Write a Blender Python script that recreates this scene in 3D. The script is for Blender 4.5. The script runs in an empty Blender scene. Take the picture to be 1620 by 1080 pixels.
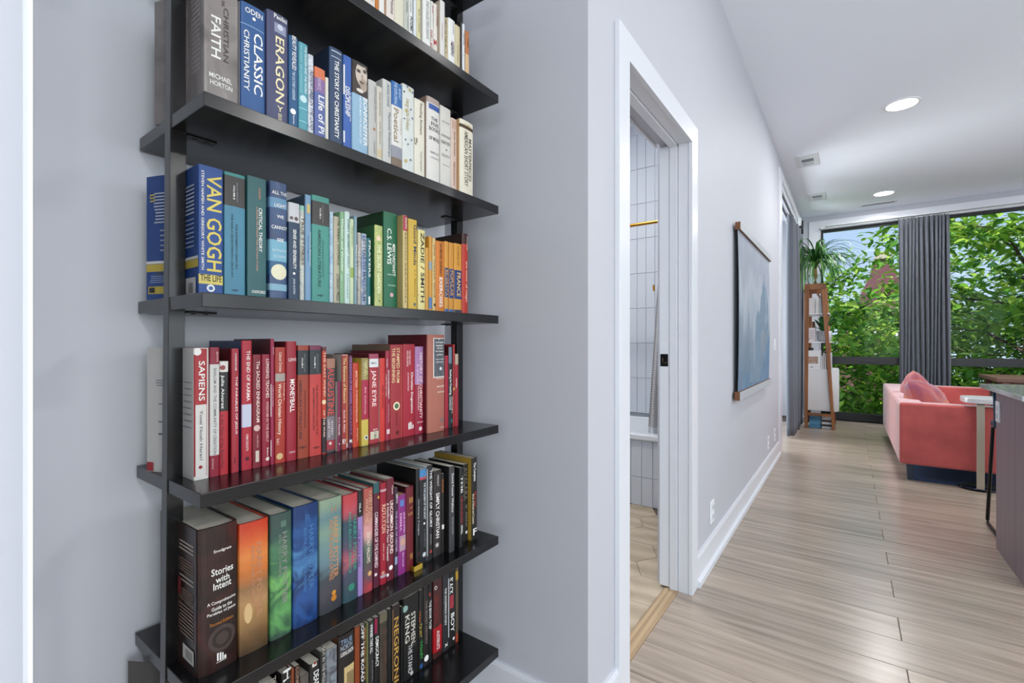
import bpy, bmesh, math, random
from mathutils import Vector, Matrix, Euler
random.seed(7)
S = bpy.context.scene
COL = S.collection

# ------------------------------------------------------------------ camera, sky, sun, exposure
cam_d = bpy.data.cameras.new('camera'); cam = bpy.data.objects.new('camera', cam_d); COL.objects.link(cam)
cam_d.sensor_width = 36.0
cam_d.lens = 739.244 / 1620 * 36
cam_d.shift_y = 3.46 / 1620
cam_d.clip_start = 0.02
cam.location = (0, 0, 1.18)
cam.rotation_euler = (math.pi / 2, 0, 0.6248 - math.pi / 2)
S.camera = cam

wd = bpy.data.worlds.new('sky'); S.world = wd; wd.use_nodes = True
nt = wd.node_tree; nt.nodes.clear()
n_out = nt.nodes.new('ShaderNodeOutputWorld'); n_bg = nt.nodes.new('ShaderNodeBackground')
n_tc = nt.nodes.new('ShaderNodeTexCoord'); n_sep = nt.nodes.new('ShaderNodeSeparateXYZ'); n_rmp = nt.nodes.new('ShaderNodeValToRGB')
nt.links.new(n_tc.outputs['Generated'], n_sep.inputs[0]); nt.links.new(n_sep.outputs['Z'], n_rmp.inputs[0])
n_rmp.color_ramp.elements[0].position = 0.0; n_rmp.color_ramp.elements[0].color = (0.62, 0.76, 0.95, 1)
n_rmp.color_ramp.elements[1].position = 0.55; n_rmp.color_ramp.elements[1].color = (0.22, 0.42, 0.85, 1)
nt.links.new(n_rmp.outputs[0], n_bg.inputs['Color']); n_bg.inputs['Strength'].default_value = 0.95
nt.links.new(n_bg.outputs[0], n_out.inputs['Surface'])

sun_d = bpy.data.lights.new('sun', 'SUN'); sun_d.energy = 6.0; sun_d.angle = 0.01; sun_d.color = (1.0, 0.95, 0.86)
sun = bpy.data.objects.new('sun', sun_d); COL.objects.link(sun); sun.rotation_euler = Vector((0.62, -0.3, -0.72)).to_track_quat('-Z', 'Y').to_euler()

S.view_settings.view_transform = 'Standard'; S.view_settings.look = 'None'
S.view_settings.gamma = 1.0; S.view_settings.use_curve_mapping = False
S.view_settings.exposure = 0.2
S.cycles.max_bounces = 10; S.cycles.diffuse_bounces = 6; S.cycles.glossy_bounces = 4; S.cycles.transmission_bounces = 8; S.cycles.transparent_max_bounces = 12
S.cycles.sample_clamp_indirect = 6.0

# fill lamps outside three unseen windows added in the right-hand wall, out of frame
for xa_, xb_ in ((-2.4, -.2), (.3, 3.1), (3.6, 6.4)):
    ld = bpy.data.lights.new('window_daylight', 'AREA'); ld.shape = 'RECTANGLE'; ld.size = xb_ - xa_; ld.size_y = 2.1
    ld.energy = (34.0 if xa_ < -1 else 17.0) * (xb_ - xa_); ld.color = (.97, .98, 1.0)
    lo = bpy.data.objects.new('window_daylight', ld); COL.objects.link(lo); lo.location = ((xa_ + xb_) / 2, -5.42, 1.78); lo.rotation_euler = (math.pi / 2, 0, 0)

# fill lamp outside an unseen window added in the back wall, behind the camera
ld = bpy.data.lights.new('window_daylight', 'AREA'); ld.shape = 'RECTANGLE'; ld.size = 3.6; ld.size_y = 2.3; ld.energy = 110.0; ld.color = (.97, .98, 1.0)
lo = bpy.data.objects.new('window_daylight', ld); COL.objects.link(lo); lo.location = (-3.25, -2.2, 1.75); lo.rotation_euler = (math.pi / 2, 0, -math.pi / 2)

# daylight through the side-room window beyond the cased opening
ld = bpy.data.lights.new('window_daylight', 'AREA'); ld.shape = 'RECTANGLE'; ld.size = 2.1; ld.size_y = 2.5; ld.energy = 100.0; ld.color = (.95, .97, 1.0)
lo = bpy.data.objects.new('window_daylight', ld); COL.objects.link(lo); lo.location = (6.85, 2.2, 1.45); lo.rotation_euler = (-math.pi / 2, 0, 0)

DOWNLIGHT_W = 20.0
# ------------------------------------------------------------------ colour + materials
def lin(h):
    h = h.lstrip('#'); o = []
    for i in (0, 2, 4):
        v = int(h[i:i + 2], 16) / 255
        o.append(v / 12.92 if v <= 0.04045 else ((v + 0.055) / 1.055) ** 2.4)
    return (*o, 1.0)

MC = {}
def mat(hexc, rough=0.5, metal=0.0, var=0.0, scale=30.0, bump=0.0, sheen=0.0, coat=0.0, spec=0.5, coord='Object'):
    key = (hexc, rough, metal, var, scale, bump, sheen, coat, spec, coord)
    if key in MC: return MC[key]
    m = bpy.data.materials.new('paint_' + hexc); m.use_nodes = True
    t = m.node_tree; p = t.nodes['Principled BSDF']
    p.inputs['Base Color'].default_value = lin(hexc); p.inputs['Roughness'].default_value = rough
    p.inputs['Metallic'].default_value = metal; p.inputs['Specular IOR Level'].default_value = spec
    if sheen:
        p.inputs['Sheen Weight'].default_value = sheen; p.inputs['Sheen Roughness'].default_value = 0.35
    if coat: p.inputs['Coat Weight'].default_value = coat; p.inputs['Coat Roughness'].default_value = 0.12
    if var or bump:
        tc = t.nodes.new('ShaderNodeTexCoord'); nz = t.nodes.new('ShaderNodeTexNoise')
        nz.inputs['Scale'].default_value = scale; nz.inputs['Detail'].default_value = 3
        t.links.new(tc.outputs[coord], nz.inputs['Vector'])
        if var:
            hv = t.nodes.new('ShaderNodeHueSaturation'); mp = t.nodes.new('ShaderNodeMapRange')
            mp.inputs['To Min'].default_value = 1 - var; mp.inputs['To Max'].default_value = 1 + var
            t.links.new(nz.outputs['Fac'], mp.inputs['Value']); t.links.new(mp.outputs[0], hv.inputs['Value'])
            hv.inputs['Color'].default_value = lin(hexc); t.links.new(hv.outputs[0], p.inputs['Base Color'])
        if bump:
            b = t.nodes.new('ShaderNodeBump'); b.inputs['Strength'].default_value = bump; b.inputs['Distance'].default_value = 0.002
            t.links.new(nz.outputs['Fac'], b.inputs['Height']); t.links.new(b.outputs[0], p.inputs['Normal'])
    MC[key] = m
    return m

def art_mat(cols, scale=14.0, rough=0.32, dist=1.6):
    key = ('art', tuple(cols), scale, rough)
    if key in MC: return MC[key]
    m = bpy.data.materials.new('cover_art'); m.use_nodes = True
    t = m.node_tree; p = t.nodes['Principled BSDF']; p.inputs['Roughness'].default_value = rough
    tc = t.nodes.new('ShaderNodeTexCoord'); nz = t.nodes.new('ShaderNodeTexNoise'); r = t.nodes.new('ShaderNodeValToRGB')
    nz.inputs['Scale'].default_value = scale; nz.inputs['Detail'].default_value = 4; nz.inputs['Distortion'].default_value = dist
    t.links.new(tc.outputs['Object'], nz.inputs['Vector']); t.links.new(nz.outputs['Fac'], r.inputs[0])
    e = r.color_ramp.elements
    n = len(cols)
    e[0].position = 0.3; e[0].color = lin(cols[0]); e[1].position = 0.72; e[1].color = lin(cols[-1])
    for i in range(1, n - 1):
        q = e.new(0.3 + 0.42 * i / (n - 1)); q.color = lin(cols[i])
    t.links.new(r.outputs[0], p.inputs['Base Color'])
    MC[key] = m
    return m

def wood_mat(name, c0, c1, axis='Y', scale=6.0, rough=0.4, stretch=0.06, rnd=0.0, bump=0.06, wave=0.3, spec=0.5):
    m = bpy.data.materials.new(name); m.use_nodes = True
    t = m.node_tree; p = t.nodes['Principled BSDF']; p.inputs['Roughness'].default_value = rough; p.inputs['Specular IOR Level'].default_value = spec
    tc = t.nodes.new('ShaderNodeTexCoord'); mp = t.nodes.new('ShaderNodeMapping'); nz = t.nodes.new('ShaderNodeTexNoise'); wv = t.nodes.new('ShaderNodeTexWave')
    sc = [1, 1, 1]; sc['XYZ'.index(axis)] = stretch
    mp.inputs['Scale'].default_value = sc
    oi = t.nodes.new('ShaderNodeObjectInfo')
    va = t.nodes.new('ShaderNodeVectorMath'); va.operation = 'ADD'
    ml = t.nodes.new('ShaderNodeMath'); ml.operation = 'MULTIPLY'; ml.inputs[1].default_value = 37.0
    t.links.new(oi.outputs['Random'], ml.inputs[0])
    t.links.new(tc.outputs['Object'], va.inputs[0]); t.links.new(ml.outputs[0], va.inputs[1])
    t.links.new(va.outputs[0], mp.inputs['Vector'])
    nz.inputs['Scale'].default_value = scale * 4; nz.inputs['Detail'].default_value = 6; nz.inputs['Distortion'].default_value = 0.6
    wv.inputs['Scale'].default_value = scale; wv.inputs['Distortion'].default_value = 7.0; wv.inputs['Detail'].default_value = 2
    wv.bands_direction = 'X' if axis != 'X' else 'Y'
    t.links.new(mp.outputs[0], nz.inputs['Vector']); t.links.new(mp.outputs[0], wv.inputs['Vector'])
    mx = t.nodes.new('ShaderNodeMix'); mx.data_type = 'FLOAT'; mx.inputs[0].default_value = wave
    t.links.new(nz.outputs['Fac'], mx.inputs[2]); t.links.new(wv.outputs['Fac'], mx.inputs[3])
    r = t.nodes.new('ShaderNodeValToRGB'); r.color_ramp.elements[0].position = 0.3; r.color_ramp.elements[1].position = 0.68
    r.color_ramp.elements[0].color = lin(c0); r.color_ramp.elements[1].color = lin(c1)
    t.links.new(mx.outputs[0], r.inputs[0])
    hv = t.nodes.new('ShaderNodeHueSaturation'); mr = t.nodes.new('ShaderNodeMapRange')
    mr.inputs['To Min'].default_value = 1 - rnd; mr.inputs['To Max'].default_value = 1 + rnd
    t.links.new(oi.outputs['Random'], mr.inputs['Value']); t.links.new(mr.outputs[0], hv.inputs['Value'])
    t.links.new(r.outputs[0], hv.inputs['Color']); t.links.new(hv.outputs[0], p.inputs['Base Color'])
    b = t.nodes.new('ShaderNodeBump'); b.inputs['Strength'].default_value = bump; b.inputs['Distance'].default_value = 0.004
    t.links.new(mx.outputs[0], b.inputs['Height']); t.links.new(b.outputs[0], p.inputs['Normal'])
    return m

def emit_mat(name, col, strength):
    m = bpy.data.materials.new(name); m.use_nodes = True
    t = m.node_tree; t.nodes.remove(t.nodes['Principled BSDF'])
    e = t.nodes.new('ShaderNodeEmission'); e.inputs['Color'].default_value = col; e.inputs['Strength'].default_value = strength
    t.links.new(e.outputs[0], t.nodes['Material Output'].inputs['Surface'])
    return m

def glass_mat(name, tint=(0.97, 0.99, 0.98, 1), refl=1.0):
    m = bpy.data.materials.new(name); m.use_nodes = True
    t = m.node_tree; t.nodes.remove(t.nodes['Principled BSDF'])
    tr = t.nodes.new('ShaderNodeBsdfTransparent'); tr.inputs['Color'].default_value = tint
    gl = t.nodes.new('ShaderNodeBsdfGlossy'); gl.inputs['Roughness'].default_value = 0.02
    fr = t.nodes.new('ShaderNodeFresnel'); fr.inputs['IOR'].default_value = 1.1
    mx = t.nodes.new('ShaderNodeMixShader')
    t.links.new(fr.outputs[0], mx.inputs[0]); t.links.new(tr.outputs[0], mx.inputs[1]); t.links.new(gl.outputs[0], mx.inputs[2])
    t.links.new(mx.outputs[0], t.nodes['Material Output'].inputs['Surface'])
    return m

NICHE = mat('dee1e9', 0.62, bump=0.03, scale=260)  # same wall paint, lightened to stand in for missing light in the niche
WALL = mat('b5b7bf', 0.62, bump=0.03, scale=260)  # corridor wall tone, darkened to offset too much light on it
WALLB = mat('cfd3da', 0.62, bump=0.03, scale=260)
CEIL = mat('ecf2fb', 0.7, bump=0.02, scale=200)
TRIM = mat('d2d5dc', 0.32)
BLACK = mat('101012', 0.22, spec=0.5)
BLACKM = mat('1f2022', 0.4)
FRAME = mat('14181b', 0.35)
GLASS = glass_mat('window_glass')

# ------------------------------------------------------------------ mesh helpers
class MB:
    def __init__(s): s.v = []; s.f = []; s.m = []; s.sm = []
    def add(s, vs, fs, mi=0, smooth=False):
        n = len(s.v); s.v += [tuple(v) for v in vs]
        for f in fs: s.f.append(tuple(i + n for i in f)); s.m.append(mi); s.sm.append(smooth)
    def box(s, x0, x1, y0, y1, z0, z1, mi=0):
        s.add([(x0,y0,z0),(x1,y0,z0),(x1,y1,z0),(x0,y1,z0),(x0,y0,z1),(x1,y0,z1),(x1,y1,z1),(x0,y1,z1)],
              [(0,3,2,1),(4,5,6,7),(0,1,5,4),(1,2,6,5),(2,3,7,6),(3,0,4,7)], mi)
        return s
    def prism(s, poly, z0, z1, mi=0, axis='Z'):
        n = len(poly)
        def P(a, b, c):
            return (a, b, c) if axis == 'Z' else ((c, a, b) if axis == 'X' else (a, c, b))
        vs = [P(a, b, z0) for a, b in poly] + [P(a, b, z1) for a, b in poly]
        fs = [tuple(range(n - 1, -1, -1)), tuple(range(n, 2 * n))] + [(i, (i + 1) % n, n + (i + 1) % n, n + i) for i in range(n)]
        s.add(vs, fs, mi); return s
    def lathe(s, prof, cx, cy, n=24, mi=0, cap=True, smooth=True):
        k = len(prof); vs = []
        for i in range(n):
            a = 2 * math.pi * i / n
            for r, z in prof: vs.append((cx + r * math.cos(a), cy + r * math.sin(a), z))
        fs = [(i * k + j, ((i + 1) % n) * k + j, ((i + 1) % n) * k + j + 1, i * k + j + 1) for i in range(n) for j in range(k - 1)]
        s.add(vs, fs, mi, smooth)
        if cap:
            s.add([vs[i * k] for i in range(n)], [tuple(range(n - 1, -1, -1))], mi); s.add([vs[i * k + k - 1] for i in range(n)], [tuple(range(n))], mi)
        return s
    def tube(s, pts, rad, n=8, mi=0, smooth=True):
        pts = [Vector(p) for p in pts]; k = len(pts)
        rr = rad if isinstance(rad, (list, tuple)) else [rad] * k
        vs = []; up = Vector((0, 0, 1))
        for i, p in enumerate(pts):
            d = (pts[min(i + 1, k - 1)] - pts[max(i - 1, 0)]).normalized()
            a = d.cross(up)
            if a.length < 1e-3: a = d.cross(Vector((1, 0, 0)))
            a.normalize(); b = d.cross(a)
            for j in range(n):
                t = 2 * math.pi * j / n; vs.append(p + (a * math.cos(t) + b * math.sin(t)) * rr[i])
        fs = [(i * n + j, i * n + (j + 1) % n, (i + 1) * n + (j + 1) % n, (i + 1) * n + j) for i in range(k - 1) for j in range(n)]
        s.add(vs, fs, mi, smooth)
        s.add(vs[:n], [tuple(range(n - 1, -1, -1))], mi); s.add(vs[-n:], [tuple(range(n))], mi)
        return s
    def mesh(s, name, mats):
        me = bpy.data.meshes.new(name); me.from_pydata(s.v, [], s.f)
        for m in (mats if isinstance(mats, (list, tuple)) else [mats]): me.materials.append(m)
        if s.f:
            me.polygons.foreach_set('material_index', s.m); me.polygons.foreach_set('use_smooth', s.sm)
        me.update(); return me
    def build(s, name, mats, parent=None, loc=None, bevel=0, seg=2, fix=True):
        me = s.mesh(name, mats)
        if fix:
            b = bmesh.new(); b.from_mesh(me); bmesh.ops.recalc_face_normals(b, faces=b.faces[:]); b.to_mesh(me); b.free()
        return link(name, me, parent, loc, bevel, seg)

def link(name, me, parent=None, loc=None, bevel=0, seg=2):
    o = bpy.data.objects.new(name, me); COL.objects.link(o)
    if parent is not None: o.parent = parent
    if loc is not None: o.location = loc
    if bevel:
        m = o.modifiers.new('bevel', 'BEVEL'); m.width = bevel; m.segments = seg; m.limit_method = 'ANGLE'; m.angle_limit = 0.6
    return o
def empty(name, loc=(0, 0, 0), rz=0):
    o = bpy.data.objects.new(name, None); COL.objects.link(o); o.location = loc; o.rotation_euler = (0, 0, rz); o.empty_display_size = 0.1
    return o
def tag(o, label, cat, group=None, kind=None):
    o['label'] = label; o['category'] = cat
    if group: o['group'] = group
    if kind: o['kind'] = kind
    return o
def struct(o): o['kind'] = 'structure'; return o
def box(name, x0, x1, y0, y1, z0, z1, m, parent=None, bevel=0):
    return MB().box(x0, x1, y0, y1, z0, z1).build(name, m, parent, bevel=bevel)
def copy_part(src, parent, loc=None):
    c = src.copy(); COL.objects.link(c); c.parent = parent
    if loc is not None: c.location = loc
    return c

# ------------------------------------------------------------------ room shell
ZC = 3.191; YW = 0.611; XF = 8.82
floor = struct(MB().box(-3.0, 9.0, -5.2, 2.7, -0.12, -0.012).build('floor', mat('4a4038', 0.8)))
OAK = wood_mat('oak_plank', '8a7d6f', 'ae9f90', axis='Y', scale=7.5, rough=0.25, stretch=0.06, rnd=0.09, bump=0.06, wave=0.07, spec=0.8)
PW = 0.198
def plank_mesh(L):
    b = 0.0022; g = 0.0009; w = PW - 2 * g
    v = [(-w/2,0,-.011),(w/2,0,-.011),(w/2,L,-.011),(-w/2,L,-.011),(-w/2,0,-b),(w/2,0,-b),(w/2,L,-b),(-w/2,L,-b),(-w/2+b,b,0),(w/2-b,b,0),(w/2-b,L-b,0),(-w/2+b,L-b,0)]
    f = [(0,1,5,4),(1,2,6,5),(2,3,7,6),(3,0,4,7),(4,5,9,8),(5,6,10,9),(6,7,11,10),(7,4,8,11),(8,9,10,11)]
    m = MB(); m.add(v, f); return m.mesh('plank', OAK)
PLM = {}
def plank(x, y0, y1):
    L = round(y1 - y0 - 0.0014, 4)
    if L not in PLM: PLM[L] = plank_mesh(L)
    link('plank', PLM[L], floor, (x, y0 + 0.0007, 0))
for k in range(-27, 34):
    x = 2.41 + PW / 2 + PW * k
    if x > 8.78: continue
    top = 1.16 if 0.0 < x < 1.22 else (0.66 if 1.4 < x < 2.39 else (1.9 if 5.9 < x < 8.2 else 0.6))
    edges = [-0.17, -2.37, -4.57, -5.15] if k % 2 == 0 else [-1.27 - (0.35 if k % 4 == 1 else 0), -3.47, -5.15]
    plank(x, edges[0], top)
    for a, b in zip(edges, edges[1:]): plank(x, b, a)

struct(box('ceiling', -3.0, 9.0, -5.2, 2.75, ZC, ZC + 0.15, CEIL))
wr = empty('wall_right'); struct(wr)
box('wall_segment', -3.0, 9.0, -5.35, -5.2, 0, .7, WALL, wr); box('wall_segment', -3.0, 9.0, -5.35, -5.2, 2.85, ZC, WALL, wr)
for xa_, xb_ in ((-3.0, -2.4), (-.2, .3), (3.1, 3.6), (6.4, 9.0)): box('wall_segment', xa_, xb_, -5.35, -5.2, .7, 2.85, WALL, wr)
wb = empty('wall_back'); struct(wb)
box('wall_segment', -3.15, -3.0, -5.2, -4.0, 0, ZC, WALL, wb); box('wall_segment', -3.15, -3.0, -.4, 2.7, 0, ZC, WALL, wb)
box('wall_segment', -3.15, -3.0, -4.0, -.4, 0, .6, WALL, wb); box('wall_segment', -3.15, -3.0, -4.0, -.4, 2.9, ZC, WALL, wb)
wl = empty('wall_left'); struct(wl)
box('wall_segment', -3.0, 0.0846, YW, 1.18, 0, ZC, WALL, wl)
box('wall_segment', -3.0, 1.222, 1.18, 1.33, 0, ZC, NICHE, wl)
box('wall_segment', 1.222, 1.36, YW, 2.7, 0, ZC, WALL, wl)
box('wall_segment', 1.36, 1.470, YW, 0.752, 0, ZC, WALL, wl)
box('wall_segment', 1.470, 2.290, YW, 0.752, 2.150, ZC, WALL, wl)
box('wall_segment', 2.290, 5.86, YW, 0.752, 0, ZC, WALL, wl)
box('wall_segment', 5.86, 8.22, YW, 0.752, 2.974, ZC, WALL, wl)
box('wall_segment', 8.22, XF + 0.2, YW, 0.752, 0, ZC, WALL, wl)
box('wall_segment', 5.70, 5.80, 0.752, 2.05, 0, ZC, WALL, wl)
box('wall_segment', 5.80, 5.82, 1.95, 2.05, 0, ZC, WALL, wl); box('wall_segment', 7.92, 9.0, 1.95, 2.05, 0, ZC, WALL, wl)
box('wall_segment', 5.82, 7.92, 1.95, 2.05, 0, .15, WALL, wl); box('wall_segment', 5.82, 7.92, 1.95, 2.05, 2.8, ZC, WALL, wl)
struct(box('trim_1', 0.0846, 0.0876, 0.588, 0.66, 0, ZC, mat('eef1f4', 0.4)))

# bathroom walls
struct(box('wall_bath_left', 1.36, 4.2, 2.6, 2.7, 0, ZC, WALLB))
struct(box('wall_bath_back', 4.155, 4.3, 0.766, 2.6, 0, ZC, WALLB))

# baseboards (stepped profile) along X at a wall plane facing -Y, or along Y facing -X
def baseboard_x(name, x0, x1, y):
    p = [(y, 0), (y - .03, 0), (y - .03, .026), (y - .015, .034), (y - .015, .128), (y - .009, .142), (y, .142)]
    return struct(MB().prism(p, x0, x1, axis='X').build(name, TRIM))
baseboard_x('baseboard_left', 2.359, 5.70, YW)
baseboard_x('baseboard_pier', 1.222, 1.410, YW)
baseboard_x('baseboard_niche', 0.0876, 1.222, 1.18)
bb = MB(); xw = 1.222
p = [(xw, 0), (xw - .03, 0), (xw - .03, .026), (xw - .015, .034), (xw - .015, .128), (xw - .009, .142), (xw, .142)]
vs = [(a, YW, z) for a, z in p] + [(a, 1.165, z) for a, z in p]; n = len(p)
bb.add(vs, [tuple(range(n)), tuple(range(2*n-1, n-1, -1))] + [(i, (i+1) % n, n+(i+1) % n, n+i) for i in range(n)])
struct(bb.build('baseboard_right', TRIM))
baseboard_x('baseboard_far', 8.22, XF, YW)

# door 1: cased opening to the bathroom with a pocket door
d1 = struct(empty('door_1', (0, 0, 0)))
Yc = 0.593
box('casing', 1.410, 1.496, Yc, YW, 0, 2.2165, TRIM, d1, 0.0015)
box('casing', 2.264, 2.359, Yc, YW, 0, 2.2165, TRIM, d1, 0.0015)
box('casing', 1.496, 2.264, Yc, YW, 2.1234, 2.2165, TRIM, d1, 0.0015)
for (xa, xb, ya, yb) in ((2.268, 2.29, YW, .660), (2.258, 2.29, .662, .698), (2.299, 2.33, .7525, .765)):
    box('jamb', xa, xb, ya, yb, 0, 2.15, TRIM, d1, 0.001)
    box('jamb', 1.46, 1.496 + (2.268 - xa), ya, yb, 0, 2.15, TRIM, d1, 0.001)
    box('head_jamb', 1.49, 2.27, ya, yb, 2.128 - (2.268 - xa), 2.165, TRIM, d1, 0.001)
box('inner_casing', 2.322, 2.40, .7655, .776, 0, 2.21, TRIM, d1)
box('inner_casing', 1.41, 1.49, .7655, .776, 0, 2.21, TRIM, d1)
box('inner_casing', 1.49, 2.285, .7655, .776, 2.145, 2.21, TRIM, d1)
pd = box('pocket_door', 2.264, 2.288, .7005, .7485, 0.01, 2.13, mat('d6dae0', 0.35), d1, 0.002)
ep = box('edge_pull', 2.2615, 2.2655, .706, .7435, 1.07, 1.13, mat('171514', 0.3, metal=0.6), d1, 0.004)
MB().tube([(2.2605, .711, 1.09), (2.2585, .712, 1.088), (2.2585, .73, 1.087), (2.2605, .7305, 1.11)], 0.0016, 6).build('pull_lever', mat('6e6458', 0.25, metal=1), d1)
th = box('threshold', 1.47, 2.29, .658, .722, -0.01, 0.006, wood_mat('oak_threshold', '988062', 'b69c7a', axis='X', scale=9, rough=0.45, stretch=0.05), d1, 0.003)

# opening on the left further on (cased), with trim and curtain track
d2 = struct(empty('door_2'))
box('casing', 5.70, 5.88, Yc, YW, 0, 3.06, TRIM, d2, 0.0015)
box('casing', 8.20, 8.30, Yc, YW, 0, 3.06, TRIM, d2, 0.0015)
box('casing', 5.88, 8.20, Yc, YW, 2.974, 3.06, TRIM, d2, 0.0015)
box('head_jamb', 5.88, 8.20, YW, .752, 2.955, 2.974, TRIM, d2)
box('curtain_track', 5.90, 8.18, .64, .655, 2.942, 2.956, FRAME, d2)
box('curtain_track', 5.90, 8.18, .70, .715, 2.942, 2.956, FRAME, d2)

# far wall with windows
wf = struct(empty('wall_far'))
box('wall_segment', XF, XF + .2, .373, 2.7, 0, ZC, WALL, wf)
box('wall_segment', XF, XF + .2, -5.2, .373, 2.967, ZC, WALL, wf)
box('wall_segment', XF, XF + .2, -5.2, -4.6, 0, ZC, WALL, wf)
t3 = struct(empty('trim_2'))
box('window_casing', XF - .022, XF, .373, .516, 0, 3.11, TRIM, t3, .002)
box('window_casing', XF - .022, XF, -4.6, .373, 3.0, 3.11, TRIM, t3, .002)
box('window_jamb', XF - .03, XF + .1, .36, .374, 0, 3.0, TRIM, t3)
box('window_jamb', XF - .03, XF + .1, -4.6, .374, 2.967, 3.0, TRIM, t3)
box('casing_bead', XF - .034, XF - .02, -4.6, .37, 2.985, 3.0, mat('eef1f4', 0.3), t3)
def window(n, y0, y1):   # y0 > y1, runs towards -Y
    w = struct(empty('window_%d' % n, (0, 0, 0)))
    xa, xb = XF + .02, XF + .09
    box('frame_top', xa, xb, y1, y0, 2.93, 2.967, FRAME, w)
    box('frame_bottom', xa - .03, xb, y1, y0, 0, .124, FRAME, w, .002)
    box('frame_side', xa, xb, y0 - .03, y0, .124, 2.93, FRAME, w)
    box('frame_side', xa, xb, y1, y1 + .05, .124, 2.93, FRAME, w)
    mr = box('mid_rail', xa - .02, xb, y1 + .05, y0 - .03, .866, .982, FRAME, w, .003)
    box('sash_side', xa - .01, xb - .01, y1 + .05, y1 + .10, .124, .866, FRAME, w)
    h = box('handle', xa - .045, xa - .02, (y0 + y1) / 2 - .09, (y0 + y1) / 2 + .03, .905, .925, mat('3a3e42', 0.3, metal=.6), w, .004)
    box('upper_pane', xa + .03, xa + .036, y1 + .05, y0 - .03, .982, 2.93, GLASS, w)
    box('lower_pane', xa + .03, xa + .036, y1 + .10, y0 - .03, .124, .866, GLASS, w)
window(1, .36, -.80)
window(2, -.80, -3.2)
window(3, -3.2, -4.6)
w = struct(empty('window_8'))
for xa_, xb_ in ((5.82, 5.87), (6.82, 6.87), (7.87, 7.92)): box('frame_side', xa_, xb_, 1.97, 2.04, .15, 2.8, FRAME, w)
box('frame_top', 5.87, 7.87, 1.97, 2.04, 2.75, 2.8, FRAME, w); box('frame_bottom', 5.87, 7.87, 1.97, 2.04, .15, .2, FRAME, w)
box('pane', 5.87, 7.87, 2.0, 2.006, .2, 2.75, GLASS, w)
w = struct(empty('window_7'))  # unseen window added for the fill lamp behind the camera
for ya_, yb_ in ((-4.0, -3.95), (-2.225, -2.175), (-.45, -.4)): box('frame_side', -3.12, -3.05, ya_, yb_, .6, 2.9, FRAME, w)
box('frame_top', -3.12, -3.05, -3.95, -.45, 2.85, 2.9, FRAME, w); box('frame_bottom', -3.12, -3.05, -3.95, -.45, .6, .65, FRAME, w)
box('pane', -3.09, -3.084, -3.95, -.45, .65, 2.85, GLASS, w)
for i_, (xa_, xb_) in enumerate(((-2.4, -.2), (.3, 3.1), (3.6, 6.4))):
    w = struct(empty('window_%d' % (4 + i_)))  # unseen windows added so the fill lamps can light the room
    box('frame_side', xa_, xa_ + .05, -5.33, -5.25, .7, 2.85, FRAME, w); box('frame_side', xb_ - .05, xb_, -5.33, -5.25, .7, 2.85, FRAME, w)
    box('frame_top', xa_ + .05, xb_ - .05, -5.33, -5.25, 2.8, 2.85, FRAME, w); box('frame_bottom', xa_ + .05, xb_ - .05, -5.33, -5.25, .7, .75, FRAME, w)
    box('pane', xa_ + .05, xb_ - .05, -5.295, -5.289, .75, 2.8, GLASS, w)

# ------------------------------------------------------------------ bathroom
bw = MB()
TILE = mat('ccd2da', 0.08, var=0.035, scale=5, bump=0.35)
GROUT = mat('8e959d', 0.8)
tw = struct(box('wall_bath_tile', 4.145, 4.156, .80, 2.6, 0.4, 3.093, GROUT))
TW, TH = .0822, .3176
def tile_mesh(w, h):
    b = .002; t = .008
    v = [(0,-w/2,0),(0,w/2,0),(0,w/2,h),(0,-w/2,h),(-t+b,-w/2,0),(-t+b,w/2,0),(-t+b,w/2,h),(-t+b,-w/2,h),(-t,-w/2+b,b),(-t,w/2-b,b),(-t,w/2-b,h-b),(-t,-w/2+b,h-b)]
    f = [(0,1,5,4),(1,2,6,5),(2,3,7,6),(3,0,4,7),(4,5,9,8),(5,6,10,9),(6,7,11,10),(7,4,8,11),(8,9,10,11)]
    m = MB(); m.add(v, f); return m.mesh('tile', TILE)
TM = {}
def tile(parent, x, y, z0, z1):
    k = round(z1 - z0, 4)
    if k not in TM: TM[k] = tile_mesh(TW - .0028, k - .0028)
    o = link('tile', TM[k], parent, (x, y, z0 + .0014)); o.rotation_euler = (random.uniform(-.003, .003), random.uniform(-.004, .004), random.uniform(-.012, .012))
y_first = 1.573
rows = [2.773 - TH * k for k in range(-1, 8)]
for j in range(-9, 8):
    yc = y_first - TW / 2 + j * TW
    if yc < .86 or yc > 2.2: continue
    for k in range(8):
        z1 = min(rows[k], 3.0905); z0 = rows[k + 1]
        if z1 - z0 > .03: tile(tw, 4.1455, yc, z0, z1)
tub = tag(empty('bathtub', (3.31, .8, 0)), 'white built-in bathtub with tiled front, seen through the open bathroom doorway', 'bathtub')
b = MB(); rim = .522
xo, xi, yo, yi = (3.31, 4.14), (3.37, 4.08), (.80, 2.55), (.87, 2.45)
for a in (0, 1):
    pass
b.box(3.295, 3.385, .80, 2.55, rim - .045, rim); b.box(4.07, 4.14, .80, 2.55, rim - .045, rim); b.box(3.385, 4.07, .80, .87, rim - .045, rim); b.box(3.385, 4.07, 2.45, 2.55, rim - .045, rim)
b.build('rim', mat('e4e8ec', 0.12, coat=.5), tub, bevel=.01, seg=3).location = (-3.31, -.8, 0)
b = MB()
b.add([(3.385,.87,rim-.02),(4.07,.87,rim-.02),(4.07,2.45,rim-.02),(3.385,2.45,rim-.02),(3.46,1.0,.14),(4.0,1.0,.14),(4.0,2.3,.14),(3.46,2.3,.14)],[(4,5,6,7),(0,1,5,4),(1,2,6,5),(2,3,7,6),(3,0,4,7)])
b.build('basin', mat('e4e8ec', 0.12, coat=.5), tub, fix=False).location = (-3.31, -.8, 0)
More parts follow.
